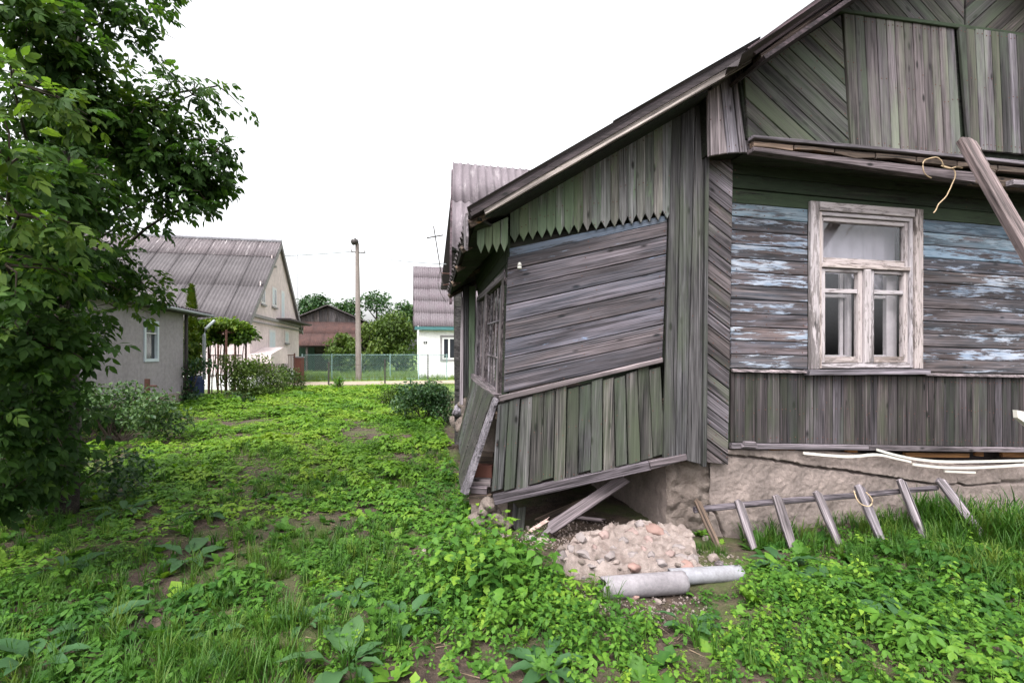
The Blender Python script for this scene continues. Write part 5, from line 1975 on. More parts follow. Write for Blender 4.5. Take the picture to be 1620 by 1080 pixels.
def inside_house(x, y):
    lx = (x - 1.905) * U.x + (y - 4.2) * U.y
    ly = (x - 1.905) * VD.x + (y - 4.2) * VD.y
    a = (lx > -.12) & (ly > -.1)
    sx_ = (x + .04) * U.x + (y - 4.16) * U.y
    sy_ = (x + .04) * VD.x + (y - 4.16) * VD.y
    b = (sx_ > -.2) & (sy_ > -.15)
    return a | b


def lownoise(x, y):
    return np.sin(x * 1.3 + 1.7 * np.sin(y * .8)) + np.sin(y * 1.7 + 1.3 * np.sin(x * 1.1 + 2)) + .7 * np.sin(x * 3.1 + y * 2.3)


def allowed(x, y, baref=1.0):
    k = ~inside_house(x, y)
    for p, r in zip(BARE, BR):
        rr = r * baref * (1 + .35 * np.sin(np.arctan2(y - p.y, x - p.x) * 3 + p.x))
        k &= (((x - p.x) / 1.25) ** 2 + (y - p.y) ** 2 > (rr * .8 * rng.uniform(.55, 1.05, len(x))) ** 2) | (rng.uniform(0, 1, len(x)) < .38)
    # slab, pipes, hollow under the porch
    k &= ~((x > .1) & (x < 1.5) & (y > 3.5) & (y < 4.6))
    k &= ~((x > .42) & (x < 1.55) & (y > 3.22) & (y < 3.6))
    k &= ~((x > -.25) & (x < 1.6) & (y > 3.75))
    k &= ~((x > .5) & (x < 1.2) & (y > 2.85) & (y < 3.4) & (np.sin(x * 31 + y * 17) < .8))
    # shed and the ground in front of it
    sx_ = (x - C1.x) * (-VD.x) + (y - C1.y) * (-VD.y)
    so_ = (x - C1.x) * U.x + (y - C1.y) * U.y
    k &= ~((so_ < .1) & (sx_ > -1))
    ro = (x - RO.x) * VD.x + (y - RO.y) * VD.y
    k &= ~((ro > -.8) & (ro < 3.3))
    return k


def scatter(n, x0, x1, y0, y1, baref=1.0):
    x = rng.uniform(x0, x1, n); y = rng.uniform(y0, y1, n)
    vis = np.abs(x) < y * 1.12 + .6
    k = allowed(x, y, baref) & vis
    return x[k], y[k]


def spread(pl, protos, x, y, size, tint, tilt=.18, sink=.01, squash=None):
    n = len(x)
    z = gh(x, y) - sink
    which = rng.integers(0, len(protos), n)
    Mx = rotz(rng.uniform(0, 6.28, n)) @ rotx(rng.normal(0, tilt, n))
    Mx = Mx * size[:, None, None]
    if squash is not None: Mx = Mx * np.stack([np.ones(n), np.ones(n), squash], 1)[:, :, None]
    pos = np.stack([x, y, z], 1)
    for i, (pv, pf) in enumerate(protos):
        k = which == i
        pt = rng.uniform(-.07, .07, len(pv))
        pl.add(pv, pf, Mx[k], pos[k], tint[k], pt)


LF_Q = leaf((.30,), .25, .3)                             # cheapest folded leaf
LF_4 = leaf((.24, .24), .25, .3)


def pinnate(nst, seed):
    """feathery leaves, as of yarrow or wild carrot"""
    r = random.Random(seed)
    ps_ = []
    for k in range(nst):
        a = k * 2.4 + r.uniform(-.5, .5)
        el = r.uniform(.25, 1.1)
        L = r.uniform(.6, 1.0)
        d = np.array((math.cos(a) * math.cos(el), math.sin(a) * math.cos(el), math.sin(el))) * L
        ps_.append(strip3((0, 0, 0), tuple(d), .012))
        for q in range(3):
            t = .4 + .27 * q
            for sg in (1, -1):
                ps_.append((place(LF_Q[0], .34 * (1.15 - .6 * t) * r.uniform(.8, 1.2), a + sg * r.uniform(.7, 1.1), -el * .4 + r.uniform(-.2, .5), r.uniform(-.4, .4), tuple(d * t - np.array((0, 0, .12 * t * t)))), LF_Q[1]))
    return merge(ps_)


elder_hi = [elder_plant(5, LF_4, s) for s in range(5)]
elder_mid = [elder_plant(5, LF_Q, s + 10) for s in range(5)]
elder_lo = [elder_plant(4, LF_Q, s + 20) for s in range(5)]
ros = [rosette(7, LF_LOB, s + 30) for s in range(4)]
feather = [pinnate(4, s + 60) for s in range(5)]
nettle = [upright(17, LF_PT if s % 3 == 0 else LF_LOB, s + 40) for s in range(6)]
tuft = [grass_tuft(15, s + 50) for s in range(5)]
tuft_far = [grass_tuft(5, s + 70) for s in range(5)]


def lawntint(x, y):
    """tone by patch and by plant, as grown"""
    return np.clip(.45 + .12 * lownoise(x, y) + .06 * lownoise(x * 3.1 + 4, y * 3.3) + rng.normal(0, .13, len(x)), 0, 1)


# low leafy weeds, near
wd1 = Plants()
x, y = scatter(13000, -7, 6, 1.6, 6.4)
kk = (lownoise(x * 1.4 + 3, y * 1.4) + rng.normal(0, .4, len(x)) > -1.0) & (lownoise(x * 4.3, y * 4.7 + 1) + rng.normal(0, .4, len(x)) > -1.2)
x, y = x[kk], y[kk]
pick = lownoise(x * 1.9 + 7, y * 1.7) + rng.normal(0, .5, len(x))
ke = pick > -.5
sz = rng.uniform(.05, .115, len(x)) * (1 + .28 * lownoise(x * 2.3, y * 2.1 + 5)).clip(.6, 1.5)
for pr_, kq in ((elder_hi, ke & (y < 4.0)), (elder_mid, ke & (y >= 4.0))):
    spread(wd1, pr_, x[kq], y[kq], sz[kq], lawntint(x[kq], y[kq]), .25, squash=rng.uniform(.5, 1.2, kq.sum()))
spread(wd1, feather, x[~ke], y[~ke], sz[~ke] * 1.35, np.clip(lawntint(x[~ke], y[~ke]) + .1, 0, 1), .2)
x, y = scatter(2300, -7, 6, 1.6, 6.0, .7)
spread(wd1, ros, x, y, rng.uniform(.05, .15, len(x)), np.clip(rng.normal(.4, .2, len(x)), 0, 1), .2)
o = put('weeds', wd1.mesh('weeds'), M['leaf_weed']); tag(o, 'low leafy weeds covering the near garden', kind='stuff')
# mid garden
wd2 = Plants()
x, y = scatter(10500, -9, .6, 6.0, 12.5)
kk = (lownoise(x * 1.1 + 1, y * 1.1) + rng.normal(0, .5, len(x)) > -1.4) & (lownoise(x * 3.3, y * 3.7 + 1) + rng.normal(0, .4, len(x)) > -1.35)
x, y = x[kk], y[kk]
dens = np.clip((x + 7.2) / 2.2, .25, 1)
kk = rng.uniform(0, 1, len(x)) < dens
x, y = x[kk], y[kk]
pick = lownoise(x * 1.5 + 7, y * 1.4) + rng.normal(0, .5, len(x)) > -.9
sz = rng.uniform(.075, .16, len(x)) * (1 + .3 * lownoise(x * 2.0, y * 1.8 + 5)).clip(.55, 1.6)
tt = lawntint(x, y)
spread(wd2, elder_mid, x[pick], y[pick], sz[pick], tt[pick], .25, squash=rng.uniform(.5, 1.1, pick.sum()))
spread(wd2, feather, x[~pick], y[~pick], sz[~pick] * 1.3, tt[~pick], .2)
x, y = scatter(7000, -11, .3, 12.2, 22.4)
spread(wd2, elder_lo, x, y, rng.uniform(.10, .24, len(x)) * (1 + .3 * lownoise(x * 1.4, y * 1.2 + 5)).clip(.55, 1.6), np.clip(lawntint(x, y) + .05, 0, 1), .25, squash=rng.uniform(.5, 1.0, len(x)))
o = put('garden_greens', wd2.mesh('garden_greens'), M['leaf_lawn']); tag(o, 'bright yellow green ground cover in the open garden', kind='stuff')
# nettles and goosefoot
nt = Plants()
NC = [(760, 930, .35, 90, .36), (790, 985, .35, 70, .30), (870, 985, .4, 80, .30), (930, 990, .3, 60, .26), (740, 880, .2, 25, .3), (700, 930, .25, 30, .26), (870, 925, .12, 14, .26), (935, 935, .08, 6, .22), (830, 1040, .4, 60, .28),
      (1095, 950, .16, 26, .26), (1150, 960, .2, 30, .24), (1230, 950, .3, 40, .26), (1290, 1000, .4, 60, .24), (1120, 1050, .4, 70, .2), (1200, 1030, .3, 40, .22), (1400, 960, .5, 80, .24), (1500, 1000, .5, 80, .24), (1590, 960, .4, 60, .28), (1350, 1050, .4, 60, .22),
      (745, 835, .14, 24, .30), (715, 800, .12, 16, .26), (735, 760, .2, 24, .3), (730, 720, .2, 30, .3), (1560, 1050, .4, 60, .24), (620, 1020, .3, 30, .2), (690, 700, .4, 60, .26), (705, 660, .4, 40, .3)]
xs, ys, hs_ = [], [], []
for px, py, r, n, h in NC:
    p = ground_at(px, py)
    n = int(n * (.9 if px < 800 else .62))
    h *= 1.0 if 730 < px < 800 and py < 940 else .68
    a = rng.uniform(0, 6.28, n); d = r * np.sqrt(rng.uniform(0, 1, n))
    xs.append(p.x + np.cos(a) * d * 1.3); ys.append(p.y + np.sin(a) * d); hs_.append(h * rng.uniform(.4, 1.15, n))
x, y, h = np.concatenate(xs), np.concatenate(ys), np.concatenate(hs_)
kk = ~inside_house(x, y) & ~((x > .35) & (x < 1.5) & (y > 2.85) & (y < 4.5))
spread(nt, nettle, x[kk], y[kk], h[kk], np.clip(rng.normal(.45, .2, kk.sum()), 0, 1), .16)
o = put('tall_weeds', nt.mesh('tall_weeds'), M['leaf_weed']); tag(o, 'taller goosefoot and nettles round the rubble', kind='stuff')
# grass
gr = Plants()
x, y = scatter(4200, -8, 6, 1.6, 8.0, .6)
kk = lownoise(x * 1.7, y * 1.7 + 2) > .15
x, y = x[kk], y[kk]
spread(gr, tuft, x, y, rng.uniform(.12, .24, len(x)), np.clip(rng.normal(.45, .15, len(x)), 0, 1), .12)
GC = [(300, 980, .8, 130, .2), (240, 1030, .6, 80, .2), (420, 1050, .5, 70, .22), (500, 870, .4, 50, .18), (560, 850, .4, 40, .18), (1510, 845, .3, 70, .38), (1600, 860, .35, 80, .42), (1440, 850, .3, 50, .24), (1360, 850, .3, 40, .18), (1230, 860, .2, 26, .26), (1085, 800, .05, 10, .2),
      (1060, 830, .06, 8, .16), (1120, 880, .1, 16, .14), (600, 900, .3, 40, .2), (60, 850, .5, 60, .2), (30, 960, .5, 60, .2), (1600, 920, .4, 50, .28), (1450, 900, .4, 36, .18)]
for px, py, r, n, h in GC:
    p = ground_at(px, py)
    a = rng.uniform(0, 6.28, n); d = r * np.sqrt(rng.uniform(0, 1, n))
    x, y = p.x + np.cos(a) * d * 1.4, p.y + np.sin(a) * d
    kk = ~inside_house(x, y) | (px > 1050)
    x, y = x[kk], y[kk]
    spread(gr, tuft, x, y, h * rng.uniform(.6, 1.15, len(x)), np.clip(rng.normal(.45, .15, len(x)), 0, 1), .12)
# verge beyond the lane
x = rng.uniform(-22, 4, 5000); y = rng.uniform(27, 40, 5000)
kk = ((x - RO.x) * VD.x + (y - RO.y) * VD.y > 3.5) & ((x - WP.O.x) * U.x + (y - WP.O.y) * U.y < .1) | (((x - WP.O.x) * VD.x + (y - WP.O.y) * VD.y < -.2) & ((x - RO.x) * VD.x + (y - RO.y) * VD.y > 3.5))
spread(gr, tuft_far, x[kk], y[kk], rng.uniform(.25, .55, kk.sum()), np.clip(rng.normal(.9, .15, kk.sum()), 0, 1), .15)
x = rng.uniform(-13, 0, 1500); ro_ = rng.uniform(-2.2, -.6, 1500)
y = RO.y + (ro_ - (x - RO.x) * VD.x) / VD.y
spread(gr, tuft_far, x, y, rng.uniform(.1, .22, 1500), np.clip(rng.normal(.8, .15, 1500), 0, 1), .2)
o = put('grass', gr.mesh('grass'), M['grass']); tag(o, 'tufts of grass among the weeds and along the lane', kind='stuff')
# dry stalks and litter
dr = Plants()
x, y = scatter(1500, -7, 5, 1.6, 9, 0.0)
n = len(x)
pv, pf = strip3((0, 0, 0), (1, 0, .05), .02)
Mx = rotz(rng.uniform(0, 6.28, n)) @ roty(rng.normal(-.08, .1, n)) * rng.uniform(.04, .22, n)[:, None, None]
dr.add(pv, pf, Mx, np.stack([x, y, gh(x, y) + .012], 1), rng.uniform(0, 1, n))
cl = []
for p, r in zip(BARE, BR):
    n = int(140 * r)
    a = rng.uniform(0, 6.28, n); d = r * np.sqrt(rng.uniform(0, 1, n))
    x, y = p.x + np.cos(a) * d * 1.2, p.y + np.sin(a) * d
    Mx = rotz(rng.uniform(0, 6.28, n)) @ roty(rng.normal(-.05, .08, n)) * rng.uniform(.03, .14, n)[:, None, None]
    dr.add(pv, pf, Mx, np.stack([x, y, gh(x, y) + .01], 1), rng.uniform(0, 1, n))
o = put('dry_litter', dr.mesh('dry_litter'), M['dry']); tag(o, 'dry stalks and straw on the bare soil', kind='stuff')
# crumbs of mortar and gravel about the rubble
gv = Plants()
ico = np.array([(1, 0, 0), (-1, 0, 0), (0, 1, 0), (0, -1, 0), (0, 0, .7), (0, 0, -.7)], float)
icf = np.array([(0, 2, 4), (2, 1, 4), (1, 3, 4), (3, 0, 4), (2, 0, 5), (1, 2, 5), (3, 1, 5), (0, 3, 5)])
for px, py, r, n in ((1000, 960, .35, 500), (850, 860, .3, 260), (1120, 890, .2, 160), (700, 880, .25, 160), (1030, 905, .3, 200), (930, 850, .4, 260), (800, 870, .2, 120)):
    p = ground_at(px, py)
    a = rng.uniform(0, 6.28, n); d = r * np.sqrt(rng.uniform(0, 1, n))
    x, y = p.x + np.cos(a) * d * 1.4, p.y + np.sin(a) * d * .8
    Mx = rotz(rng.uniform(0, 6.28, n)) @ rotx(rng.uniform(0, 3, n)) * (.004 + .013 * rng.uniform(0, 1, n) ** 2)[:, None, None]
    gv.add(ico, icf, Mx, np.stack([x, y, gh(x, y) + .006], 1), rng.uniform(0, 1, n))
o = put('gravel', gv.mesh('gravel'), M['conc_slab']); tag(o, 'crumbs of mortar and pebbles about the rubble', kind='stuff')

# large-leaved docks, one by one
def broadleaf():
    nl_, V, Fs = 9, [], []
    for i in range(nl_ + 1):
        t = i / nl_
        wd = .018 + .20 * max(0, math.sin(math.pi * min(1, max(0, (t - .16) / .84)) ** .75)) ** .9 if .14 < t < 1 else (.014 if t < .5 else 0.0)
        for c, k in ((-1, 1), (-.5, .55), (0, 0), (.5, .55), (1, 1)):
            z = -.42 * t ** 2.2 + .30 * wd * abs(c) ** 1.4 + (.028 * math.sin(i * 2.1 + (c > 0) * 1.3) * (abs(c) == 1) * (wd > .03)) + (.008 * (-1) ** i * (abs(c) == .5) * (wd > .03))
            V.append((t, c * wd, z))
    for i in range(nl_):
        for c in range(4):
            b = i * 5 + c
            Fs.append((b, b + 5, b + 6, b + 1))
    return np.array(V, float), np.array(Fs)


DL = broadleaf()
DOCK = [(195, 815, .30, 9, .42, 'big leaved dock on the bare soil nearest the dark tree'), (322, 822, .26, 8, .30, 'dock with narrow leaves on bare soil between two larger docks'), (300, 885, .30, 8, .42, 'sprawling dock with broad pale leaves in the middle of the soil patch'), (545, 1065, .28, 9, .55, 'broad grey green dock at the very front of the garden'),
        (150, 985, .24, 8, .35, 'dock half hidden in grass left of the front garden'), (340, 1000, .2, 7, .38, 'small dock in the grass tufts'), (640, 985, .2, 7, .42, 'small dock left of the goosefoot clump'), (860, 1060, .24, 8, .4, 'dock under the goosefoot at the front'), (1090, 1000, .18, 6, .36, 'dock beside the strip of bare soil'),
        (1235, 905, .24, 8, .36, 'lush dock below the wooden rack'), (1300, 940, .22, 7, .36, 'dock in front of the lush dock below the rack'), (1420, 1010, .22, 7, .4, 'dock among nettles far from the pipe'), (60, 1050, .26, 8, .32, 'dark dock in the shaded near corner'), (100, 905, .22, 7, .34, 'dock under the tree on brown soil'),
        (400, 700, .3, 9, .4, 'leafy dock in the middle of the lawn'), (560, 945, .2, 7, .45, 'dock among bright weeds below the bare patch'), (480, 1000, .18, 7, .45, 'little dock between grass tufts and the front dock')]
dl_me = mesh_np('leaf', DL[0] * np.array([1, 1, 1.0]), DL[1], np.full(len(DL[0]), .5), True)
dl_me.materials.append(M['leaf_dock'])
for i, (px, py, sz_, nl, t0, lb) in enumerate(DOCK):
    p = ground_at(px, py)
    p.z = float(gh(p.x, p.y))
    t = thing('dock_plant', lb, 'dock plant', p, 'broad leaved docks in the garden')
    dm = dl_me.copy()
    dm.attributes['tint'].data.foreach_set('value', np.full(len(DL[0]), t0 * 1.1, dtype=np.float32))
    for k in range(nl):
        a = k * 2.4 + random.uniform(-.3, .3)
        s = sz_ * random.uniform(.55, 1.0)
        m = Matrix.Translation(p + Vector((math.cos(a) * .04, math.sin(a) * .04, .02 + .1 * sz_ * random.random()))) @ Matrix.Rotation(a, 4, 'Z') @ Matrix.Rotation(-random.uniform(.15, .75), 4, 'Y') @ Matrix.Rotation(random.uniform(-.35, .35), 4, 'X') @ Matrix.Diagonal((s, s * random.uniform(.75, 1.05), s, 1))
        put('leaf', dm, None, t, m)

# ------------------------------------------------------------------ trees and shrubs
def cards(n, c, rad, size, lf, tint, shell=.55, up=.4, seed=0):
    """leaf matrices filling an ellipsoid, thicker towards its skin"""
    d = rng.normal(0, 1, (n, 3)); d /= np.linalg.norm(d, axis=1)[:, None]
    r = (shell + (1 - shell) * rng.uniform(0, 1, n) ** .7) * np.where(rng.uniform(0, 1, n) < .2, rng.uniform(.3, 1, n), 1)
    pos = np.array(c) + d * r[:, None] * np.array(rad)
    Mx = rotz(rng.uniform(0, 6.28, n)) @ roty(rng.normal(.3, .5, n)) @ rotx(rng.normal(0, .6, n)) * (size * rng.uniform(.65, 1.25, n))[:, None, None]
    return Mx, pos


def bush(name, label, cat, base, blobs, size, nper, mat, lf, tmean=.45, group=None, stems=8, shell=.4, stemmat='twig'):
    t = thing(name, label, cat, base, group)
    pl = Plants()
    for (dx, dy, dz, rx, ry, rz_) in blobs:
        n = int(nper * rx * ry ** .5 * rz_ ** .5 / (size * size) * .05) + 20
        Mx, pos = cards(n, (base[0] + dx, base[1] + dy, base[2] + dz), (rx, ry, rz_), size, lf, 0, shell)
        pos[:, 2] = np.maximum(pos[:, 2], base[2] + .02)
        pl.add(lf[0], lf[1], Mx, pos, np.clip(rng.normal(tmean, .17, n) + rng.uniform(-.1, .1), 0, 1))
    put('foliage', pl.mesh('foliage'), M[mat], t)
    g = G()
    for k in range(stems):
        b = random.choice(blobs)
        e = Vector(base) + Vector((b[0], b[1], b[2])) + Vector((random.uniform(-.5, .5) * b[3], random.uniform(-.5, .5) * b[4], b[5] * .6))
        s0_ = Vector(base) + Vector((random.uniform(-.12, .12), random.uniform(-.12, .12), -.05))
        g.tube([s0_, s0_.lerp(e, .5) + Vector((random.uniform(-.06, .06), 0, .05)), e], .012 * max(1, size / .06), 5, .004)
    o = g.obj('stems', M[stemmat], t)
    o['kind'] = 'stuff'
    return t


def rblobs(n, w_, d_, h_, r=.45, seed=1):
    rr = random.Random(seed)
    out = []
    for k in range(n):
        out.append((rr.uniform(-w_, w_), rr.uniform(-d_, d_), rr.uniform(.25, .85) * h_, rr.uniform(.7, 1.2) * r, rr.uniform(.7, 1.2) * r, rr.uniform(.6, 1.0) * r))
    return out


b = ground_at(672, 668)
bush('rose_bush', 'rounded dark green bush growing against the far end of the porch', 'bush', b, rblobs(11, .62, .5, .95, .36, 3), .075, 420, 'leaf_dark', LF_M, .62)
b = ground_at(632, 640)
bush('reddish_shrub', 'low reddish brown shrub left of the dark green bush', 'bush', b, rblobs(6, .5, .4, .6, .3, 4), .07, 260, 'leaf_olive', LF_M, .35)
b = ground_at(396, 630)
bush('currant_bush', 'loose green bush before the vine arbour and railing', 'bush', b, rblobs(11, .8, .5, 1.6, .5, 5), .10, 320, 'leaf_olive', LF_M, .5)
b = ground_at(443, 622)
bush('brown_shrub', 'thin olive shrub between the loose green bush and the gate post', 'bush', b, rblobs(8, 1.0, .5, 1.1, .38, 6), .10, 210, 'leaf_olive', LF_M, .4)
b = ground_at(537, 612)
bush('seedling_bush', 'tiny bright green bush beside the lane', 'bush', b, rblobs(4, .25, .2, .45, .25, 7), .11, 300, 'leaf_weed', LF_M, .5)
b = ground_at(185, 700)
bush('raspberry_bush', 'tangled dark bush below the tree in front of the shed', 'bush', b, rblobs(16, 1.0, .7, 1.15, .42, 8), .075, 330, 'leaf_dark', LF_M, .6, stems=16)
b = ground_at(70, 800)
bush('undergrowth_bush', 'shaded leafy undergrowth hiding the foot of the near tree', 'bush', b, rblobs(12, .75, .5, .75, .34, 12), .07, 330, 'leaf_dark', LF_M, .5, stems=12)
b = ground_at(700, 640)
b = P(303, 560, 17.2); b.z = 0
th = thing('thuja', 'pointed yellow green conifer rising behind the shed eaves', 'tree', b)
pl = Plants()
n = 2600
t = rng.uniform(0, 1, n) ** 1.3
topz = EH + (CY - 452) * 17.2 / F
r_ = .34 * (1 - t) ** .62 * (.75 + .35 * rng.uniform(0, 1, n))
a = rng.uniform(0, 6.28, n)
pos = np.stack([b.x + np.cos(a) * r_, b.y + np.sin(a) * r_, .3 + t * (topz - .3)], 1)
Mx = rotz(a) @ roty(-rng.uniform(.9, 1.4, n)) * rng.uniform(.08, .16, n)[:, None, None]
pl.add(LF_M[0], LF_M[1], Mx, pos, np.clip(rng.normal(.6, .18, n), 0, 1))
put('crown', pl.mesh('crown'), M['leaf_thuja'], th)
g = G(); g.tube([b, b + ZH * (topz - .3)], .06, 6, .02); g.obj('trunk', M['bark'], th)

# vine arbour by the shed
ab_ = P(350, 560, 18.5); ab_.z = 0
arb = thing('arbour', 'small arbour of rusty posts carrying a grape vine', 'arbour', ab_)
AT = EH + (CY - 535) * 18.5 / F
posts = [P(px, 560, d) for px, d in ((358, 17.8), (389, 19.0), (330, 18.3), (372, 19.8), (345, 19.6))]
for p in posts:
    g = G(); g.tube([Vector((p.x, p.y, -.05)), Vector((p.x, p.y, AT + .3))], .04, 6); g.obj('post', M['metal_rust'], arb)
for i, j in ((0, 1), (0, 2), (1, 3), (2, 4), (4, 3)):
    p, q = posts[i], posts[j]
    g = G(); g.tube([Vector((p.x, p.y, AT + .2)), Vector((q.x, q.y, AT + .2))], .03, 6); g.obj('top_bar', M['metal_rust'], arb)
vn = thing('grape_vine', 'dense green grape vine hanging over the arbour', 'vine', ab_)
pl = Plants()
for (px, py, rx, rz_, d, n, tm) in ((370, 517, 26, 14, 18.5, 900, .62), (345, 512, 22, 12, 18.0, 700, .7), (388, 528, 20, 13, 18.8, 600, .4), (320, 520, 22, 16, 18.0, 800, .45), (310, 545, 14, 22, 16.6, 500, .62), (340, 535, 20, 10, 18.3, 400, .3), (300, 570, 10, 20, 16.4, 300, .5), (372, 536, 24, 8, 18.5, 350, .3)):
    c = P(px, py, d)
    Mx, pos = cards(n, c, (rx * d / F, .6, rz_ * d / F), .15, LF_PT, 0, .35)
    pl.add(LF_PT[0], LF_PT[1], Mx, pos, np.clip(rng.normal(tm, .17, n), 0, 1))
put('foliage', pl.mesh('foliage'), M['leaf_vine'], vn)
for k in range(9):
    px = 330 + k * 7 + random.uniform(-2, 2)
    p = P(px, 560, 18.4 + random.uniform(-.4, .6)); p.z = 0
    q = Vector((p.x + random.uniform(-.15, .15), p.y, AT + .1))
    g = G(); g.tube(smoothpath([p, p.lerp(q, .33) + Vector((random.uniform(-.12, .12), 0, 0)), p.lerp(q, .66) + Vector((random.uniform(-.12, .12), 0, 0)), q], 3), .025, 5, .014); g.obj('stem', M['twig'], vn)
# barrel and dark plants at the shed corner
bp = ground_at(309, 634)
br = thing('barrel', 'dark blue plastic barrel standing at the shed corner', 'barrel', bp)
g = G(); g.tube([bp, bp + ZH * .15, bp + ZH * .5, bp + ZH * .8, bp + ZH * .85], .27, 16, .26); g.obj('barrel_body', M['barrel_blue'], br, True)
for z in (.2, .62):
    g = G(); g.tube([bp + ZH * z, bp + ZH * (z + .04)], .285, 16); g.obj('hoop', M['barrel_blue'], br)
b = ground_at(296, 640)
bush('dark_shrub', 'very dark leafy shrub between the shed corner and the barrel', 'bush', b, [(0, 0, .5, .3, .3, .5), (-.1, .1, 1.1, .35, .3, .4), (.4, .2, 1.25, .4, .35, .25), (.1, -.1, .3, .4, .3, .3)], .13, 300, 'leaf_dark', LF_OV, .35)
b = ground_at(355, 640)
bush('creeping_plant', 'low weedy plants at the edge of the arbour', 'plants', b, rblobs(7, 1.1, .4, .35, .28, 9), .10, 240, 'leaf_dark', LF_M, .55)


def far_tree(label, px, top, wpx, d, mat, base_py=600, n=1500, leafs=.34, tm=.45, seed=1, low=.12, name='tree'):
    rr = random.Random(seed)
    b = P(px, 560, d); b.z = 0
    h = EH + (CY - top) * d / F
    wr2 = wpx / 2 * 1.18 * d / F
    t = thing(name, label, 'tree', b, 'trees beyond the lane')
    pl = Plants()
    for k in range(20):
        f = rr.uniform(low, .86)
        env = min(1.15, math.sqrt(max(0, 1 - ((f - .45) / .55) ** 2)) * 1.15)
        a = rr.uniform(0, 6.28)
        dd = wr2 * env * rr.uniform(.15, .7)
        r = wr2 * rr.uniform(.36, .52)
        c = (b.x + math.cos(a) * dd, b.y + math.sin(a) * dd, f * h)
        Mx, pos = cards(n // 15, c, (r, r, r * .8), leafs, LF_M, 0, .5)
        kk = pos[:, 2] < h
        pl.add(LF_M[0], LF_M[1], Mx[kk], pos[kk], np.clip(rng.normal(tm + rr.uniform(-.1, .1), .15, kk.sum()), 0, 1))
    c = (b.x, b.y, h - wr2 * .45)
    Mx, pos = cards(n // 8, c, (wr2 * .5, wr2 * .5, wr2 * .42), leafs, LF_M, 0, .5)
    pl.add(LF_M[0], LF_M[1], Mx, pos, np.clip(rng.normal(tm, .15, n // 8), 0, 1))
    put('crown', pl.mesh('crown'), M[mat], t)
    g = G(); g.tube([b, b + ZH * h * .55, b + ZH * h * .85], .028 * h, 7, .006 * h)
    for k in range(5):
        s_ = b + ZH * h * rr.uniform(.25, .6); a = rr.uniform(0, 6.28)
        g.tube([s_, s_ + Vector((math.cos(a) * wr2 * .6, math.sin(a) * wr2 * .6, h * .2))], .01 * h, 5, .003 * h)
    g.obj('trunk', M['bark'], t)


far_tree('dark round tree rising behind the barn and the pinkish house', 497, 461, 66, 58, 'leaf_dark', n=2600, leafs=.42, tm=.6, seed=2)
far_tree('small dark tree just right of the barn ridge', 549, 470, 50, 60, 'leaf_dark', n=1800, leafs=.42, tm=.6, seed=3)
far_tree('tallest dark tree directly behind the lamp post', 596, 456, 72, 62, 'leaf_dark', n=2800, leafs=.42, tm=.62, seed=4)
far_tree('dark tree against the white house roof', 640, 473, 56, 60, 'leaf_dark', n=1800, leafs=.42, tm=.6, seed=5)
far_tree('bright olive bushy tree left of the white house', 628, 488, 76, 45, 'leaf_olive', n=3600, leafs=.30, tm=.55, seed=6, low=.1)
far_tree('olive bushy tree behind the lamp post foot', 585, 506, 60, 44, 'leaf_olive', n=2800, leafs=.30, tm=.5, seed=7, low=.1)
far_tree('pale shrubby tree before the barn lean-to', 540, 524, 44, 40, 'leaf_olive', n=2000, leafs=.26, tm=.55, seed=8, low=.1)

# the near tree with compound leaves
tb = Vector((-4.6, 4.9, 0))
tree = thing('ash_leaved_maple', 'large dark maple with divided leaves overhanging the garden', 'tree', tb)
LTF = leaf((.23, .19), .22, .22)


def compound(seed, nl=5):
    r = random.Random(seed)
    ps_ = [strip3((0, 0, 0), (.95, 0, -.12), .006)]
    for k in range(nl // 2):
        t = .5 + .32 * k / max(1, nl // 2 - 1) if nl > 3 else .62
        for sg in (1, -1):
            ps_.append((place(LTF[0], r.uniform(.36, .46), sg * r.uniform(.7, 1.05), r.uniform(.0, .5), r.uniform(-.4, .4), (t, 0, -.1 * t)), LTF[1]))
    ps_.append((place(LTF[0], r.uniform(.42, .52), r.uniform(-.2, .2), r.uniform(.1, .5), r.uniform(-.3, .3), (.9, 0, -.11)), LTF[1]))
    v, f = merge(ps_)
    return v, f


CL = [compound(s, 5 if s % 3 else 7) for s in range(6)]
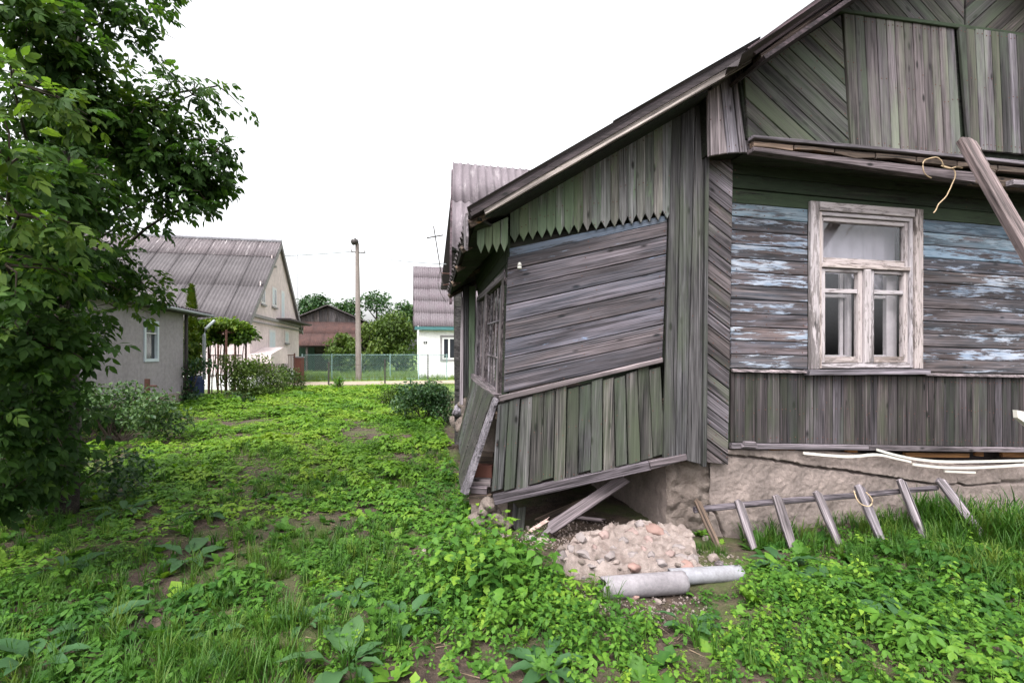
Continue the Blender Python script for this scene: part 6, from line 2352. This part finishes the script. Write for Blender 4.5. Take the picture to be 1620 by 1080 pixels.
#        px   py   rx   ry  depth  n    tint
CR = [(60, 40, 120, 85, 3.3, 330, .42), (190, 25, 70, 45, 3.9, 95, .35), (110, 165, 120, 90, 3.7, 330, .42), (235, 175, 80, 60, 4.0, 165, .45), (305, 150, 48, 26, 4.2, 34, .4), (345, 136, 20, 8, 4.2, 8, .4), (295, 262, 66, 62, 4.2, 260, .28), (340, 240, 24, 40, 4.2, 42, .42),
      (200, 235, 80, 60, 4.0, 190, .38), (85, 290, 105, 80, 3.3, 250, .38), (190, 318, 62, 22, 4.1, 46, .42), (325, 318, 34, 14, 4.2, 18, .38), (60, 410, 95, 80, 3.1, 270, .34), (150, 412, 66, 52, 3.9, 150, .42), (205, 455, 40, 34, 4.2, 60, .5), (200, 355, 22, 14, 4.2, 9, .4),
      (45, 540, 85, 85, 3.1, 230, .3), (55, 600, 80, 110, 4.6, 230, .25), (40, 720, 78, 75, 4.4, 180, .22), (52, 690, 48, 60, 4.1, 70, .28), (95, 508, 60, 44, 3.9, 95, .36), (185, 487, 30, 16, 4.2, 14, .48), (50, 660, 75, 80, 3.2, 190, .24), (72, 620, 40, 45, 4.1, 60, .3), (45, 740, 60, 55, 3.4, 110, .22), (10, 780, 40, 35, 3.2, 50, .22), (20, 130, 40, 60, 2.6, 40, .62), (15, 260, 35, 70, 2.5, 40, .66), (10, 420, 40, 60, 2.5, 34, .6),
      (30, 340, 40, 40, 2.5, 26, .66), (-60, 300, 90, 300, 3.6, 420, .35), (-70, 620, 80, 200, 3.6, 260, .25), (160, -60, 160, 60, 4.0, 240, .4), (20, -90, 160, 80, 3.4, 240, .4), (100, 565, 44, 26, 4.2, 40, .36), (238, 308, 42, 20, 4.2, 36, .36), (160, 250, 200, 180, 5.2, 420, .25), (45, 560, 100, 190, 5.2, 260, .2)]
Ms, Ps, Ts = [], [], []
tips = []
for px, py, rx, ry, d, n, tm in CR:
    n = int(n * (1.5 if px < 140 else 1.3 if px < 280 else 1.25))
    c = np.array(P(px, py, d))
    rad = np.array((rx * d / F, .42 + .25 * min(1, rx / 100), ry * d / F))
    dd = rng.normal(0, 1, (n, 3)); dd /= np.linalg.norm(dd, axis=1)[:, None]
    r = rng.uniform(0, 1, n) ** (1 / 2.6)
    pos = c + dd * r[:, None] * rad
    # gather along twigs: pull towards a number of twig axes
    ntw = max(2, n // 9)
    tw = c + (lambda q: q / np.linalg.norm(q, axis=1)[:, None] * rng.uniform(.5, 1.02, (ntw, 1)))(rng.normal(0, 1, (ntw, 3))) * rad
    j = rng.integers(0, ntw, n)
    pos = pos * .35 + tw[j] * .65
    out = pos - np.array((tb.x + .4, tb.y, 0))
    az_ = np.arctan2(out[:, 1], out[:, 0]) + rng.normal(0, 1.0, n)
    Mx = rotz(az_) @ roty(rng.normal(.35, .45, n)) @ rotx(rng.normal(0, .5, n)) * rng.uniform(.115, .185, n)[:, None, None]
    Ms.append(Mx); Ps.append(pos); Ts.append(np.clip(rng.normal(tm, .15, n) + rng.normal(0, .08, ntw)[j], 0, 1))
    tips.append((Vector(c), [Vector(q) for q in tw[: min(ntw, 12)]]))
Ms, Ps, Ts = np.concatenate(Ms), np.concatenate(Ps), np.concatenate(Ts)
kk = Ps[:, 2] > .15
Ms, Ps, Ts = Ms[kk], Ps[kk], Ts[kk]
# the leaves that show largest are objects of their own
pxs = CX + F * Ps[:, 0] / Ps[:, 1]; pys = CY - F * (Ps[:, 2] - EH) / Ps[:, 1]
score = Ps[:, 1] + 10 * ((pxs < 0) | (pys < 0) | (pys > 1080))
order = np.argsort(score)
own, rest = order[:290], order[290:]
pl = Plants()
wh_ = rng.integers(0, len(CL), len(Ps))
for i, (pv, pf) in enumerate(CL):
    k = rest[wh_[rest] == i]
    pl.add(pv, pf, Ms[k], Ps[k], Ts[k], rng.uniform(-.08, .08, len(pv)))
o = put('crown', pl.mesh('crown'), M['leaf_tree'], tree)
o['kind'] = 'stuff'
lm = {}
for i, (pv, pf) in enumerate(CL):
    for b_ in range(4):
        me = mesh_np('leaf', pv, pf, np.full(len(pv), .2 + .18 * b_) + rng.uniform(-.08, .08, len(pv)))
        me.materials.append(M['leaf_tree'])
        lm[i, b_] = me
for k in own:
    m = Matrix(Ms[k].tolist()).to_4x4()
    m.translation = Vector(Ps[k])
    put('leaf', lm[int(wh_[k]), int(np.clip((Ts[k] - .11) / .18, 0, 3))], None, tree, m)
g = G()
g.tube(smoothpath([tb - ZH * .1, tb + Vector((.05, 0, .9)), tb + Vector((-.05, .1, 2.2)), tb + Vector((.1, 0, 4.2)), tb + Vector((0, .1, 6))]), .17, 10, .06)
g.obj('trunk', M['bark'], tree, True)
tw_ = G()
for c, qs in tips:
    s_ = tb + Vector((0, 0, max(.5, min(5, c.z - .9))))
    mid = s_.lerp(c, .5) + Vector((random.uniform(-.2, .2), random.uniform(-.2, .2), .30))
    g = G(); g.tube(smoothpath([s_, mid, c]), .022, 6, .006); g.obj('limb', M['bark'], tree, True)
    for q in qs:
        tw_.tube([c, c.lerp(q, .5) + Vector((random.uniform(-.05, .05), 0, .04)), q], .007, 4, .002)
o = tw_.obj('twigs', M['twig'], tree)
o['kind'] = 'stuff'
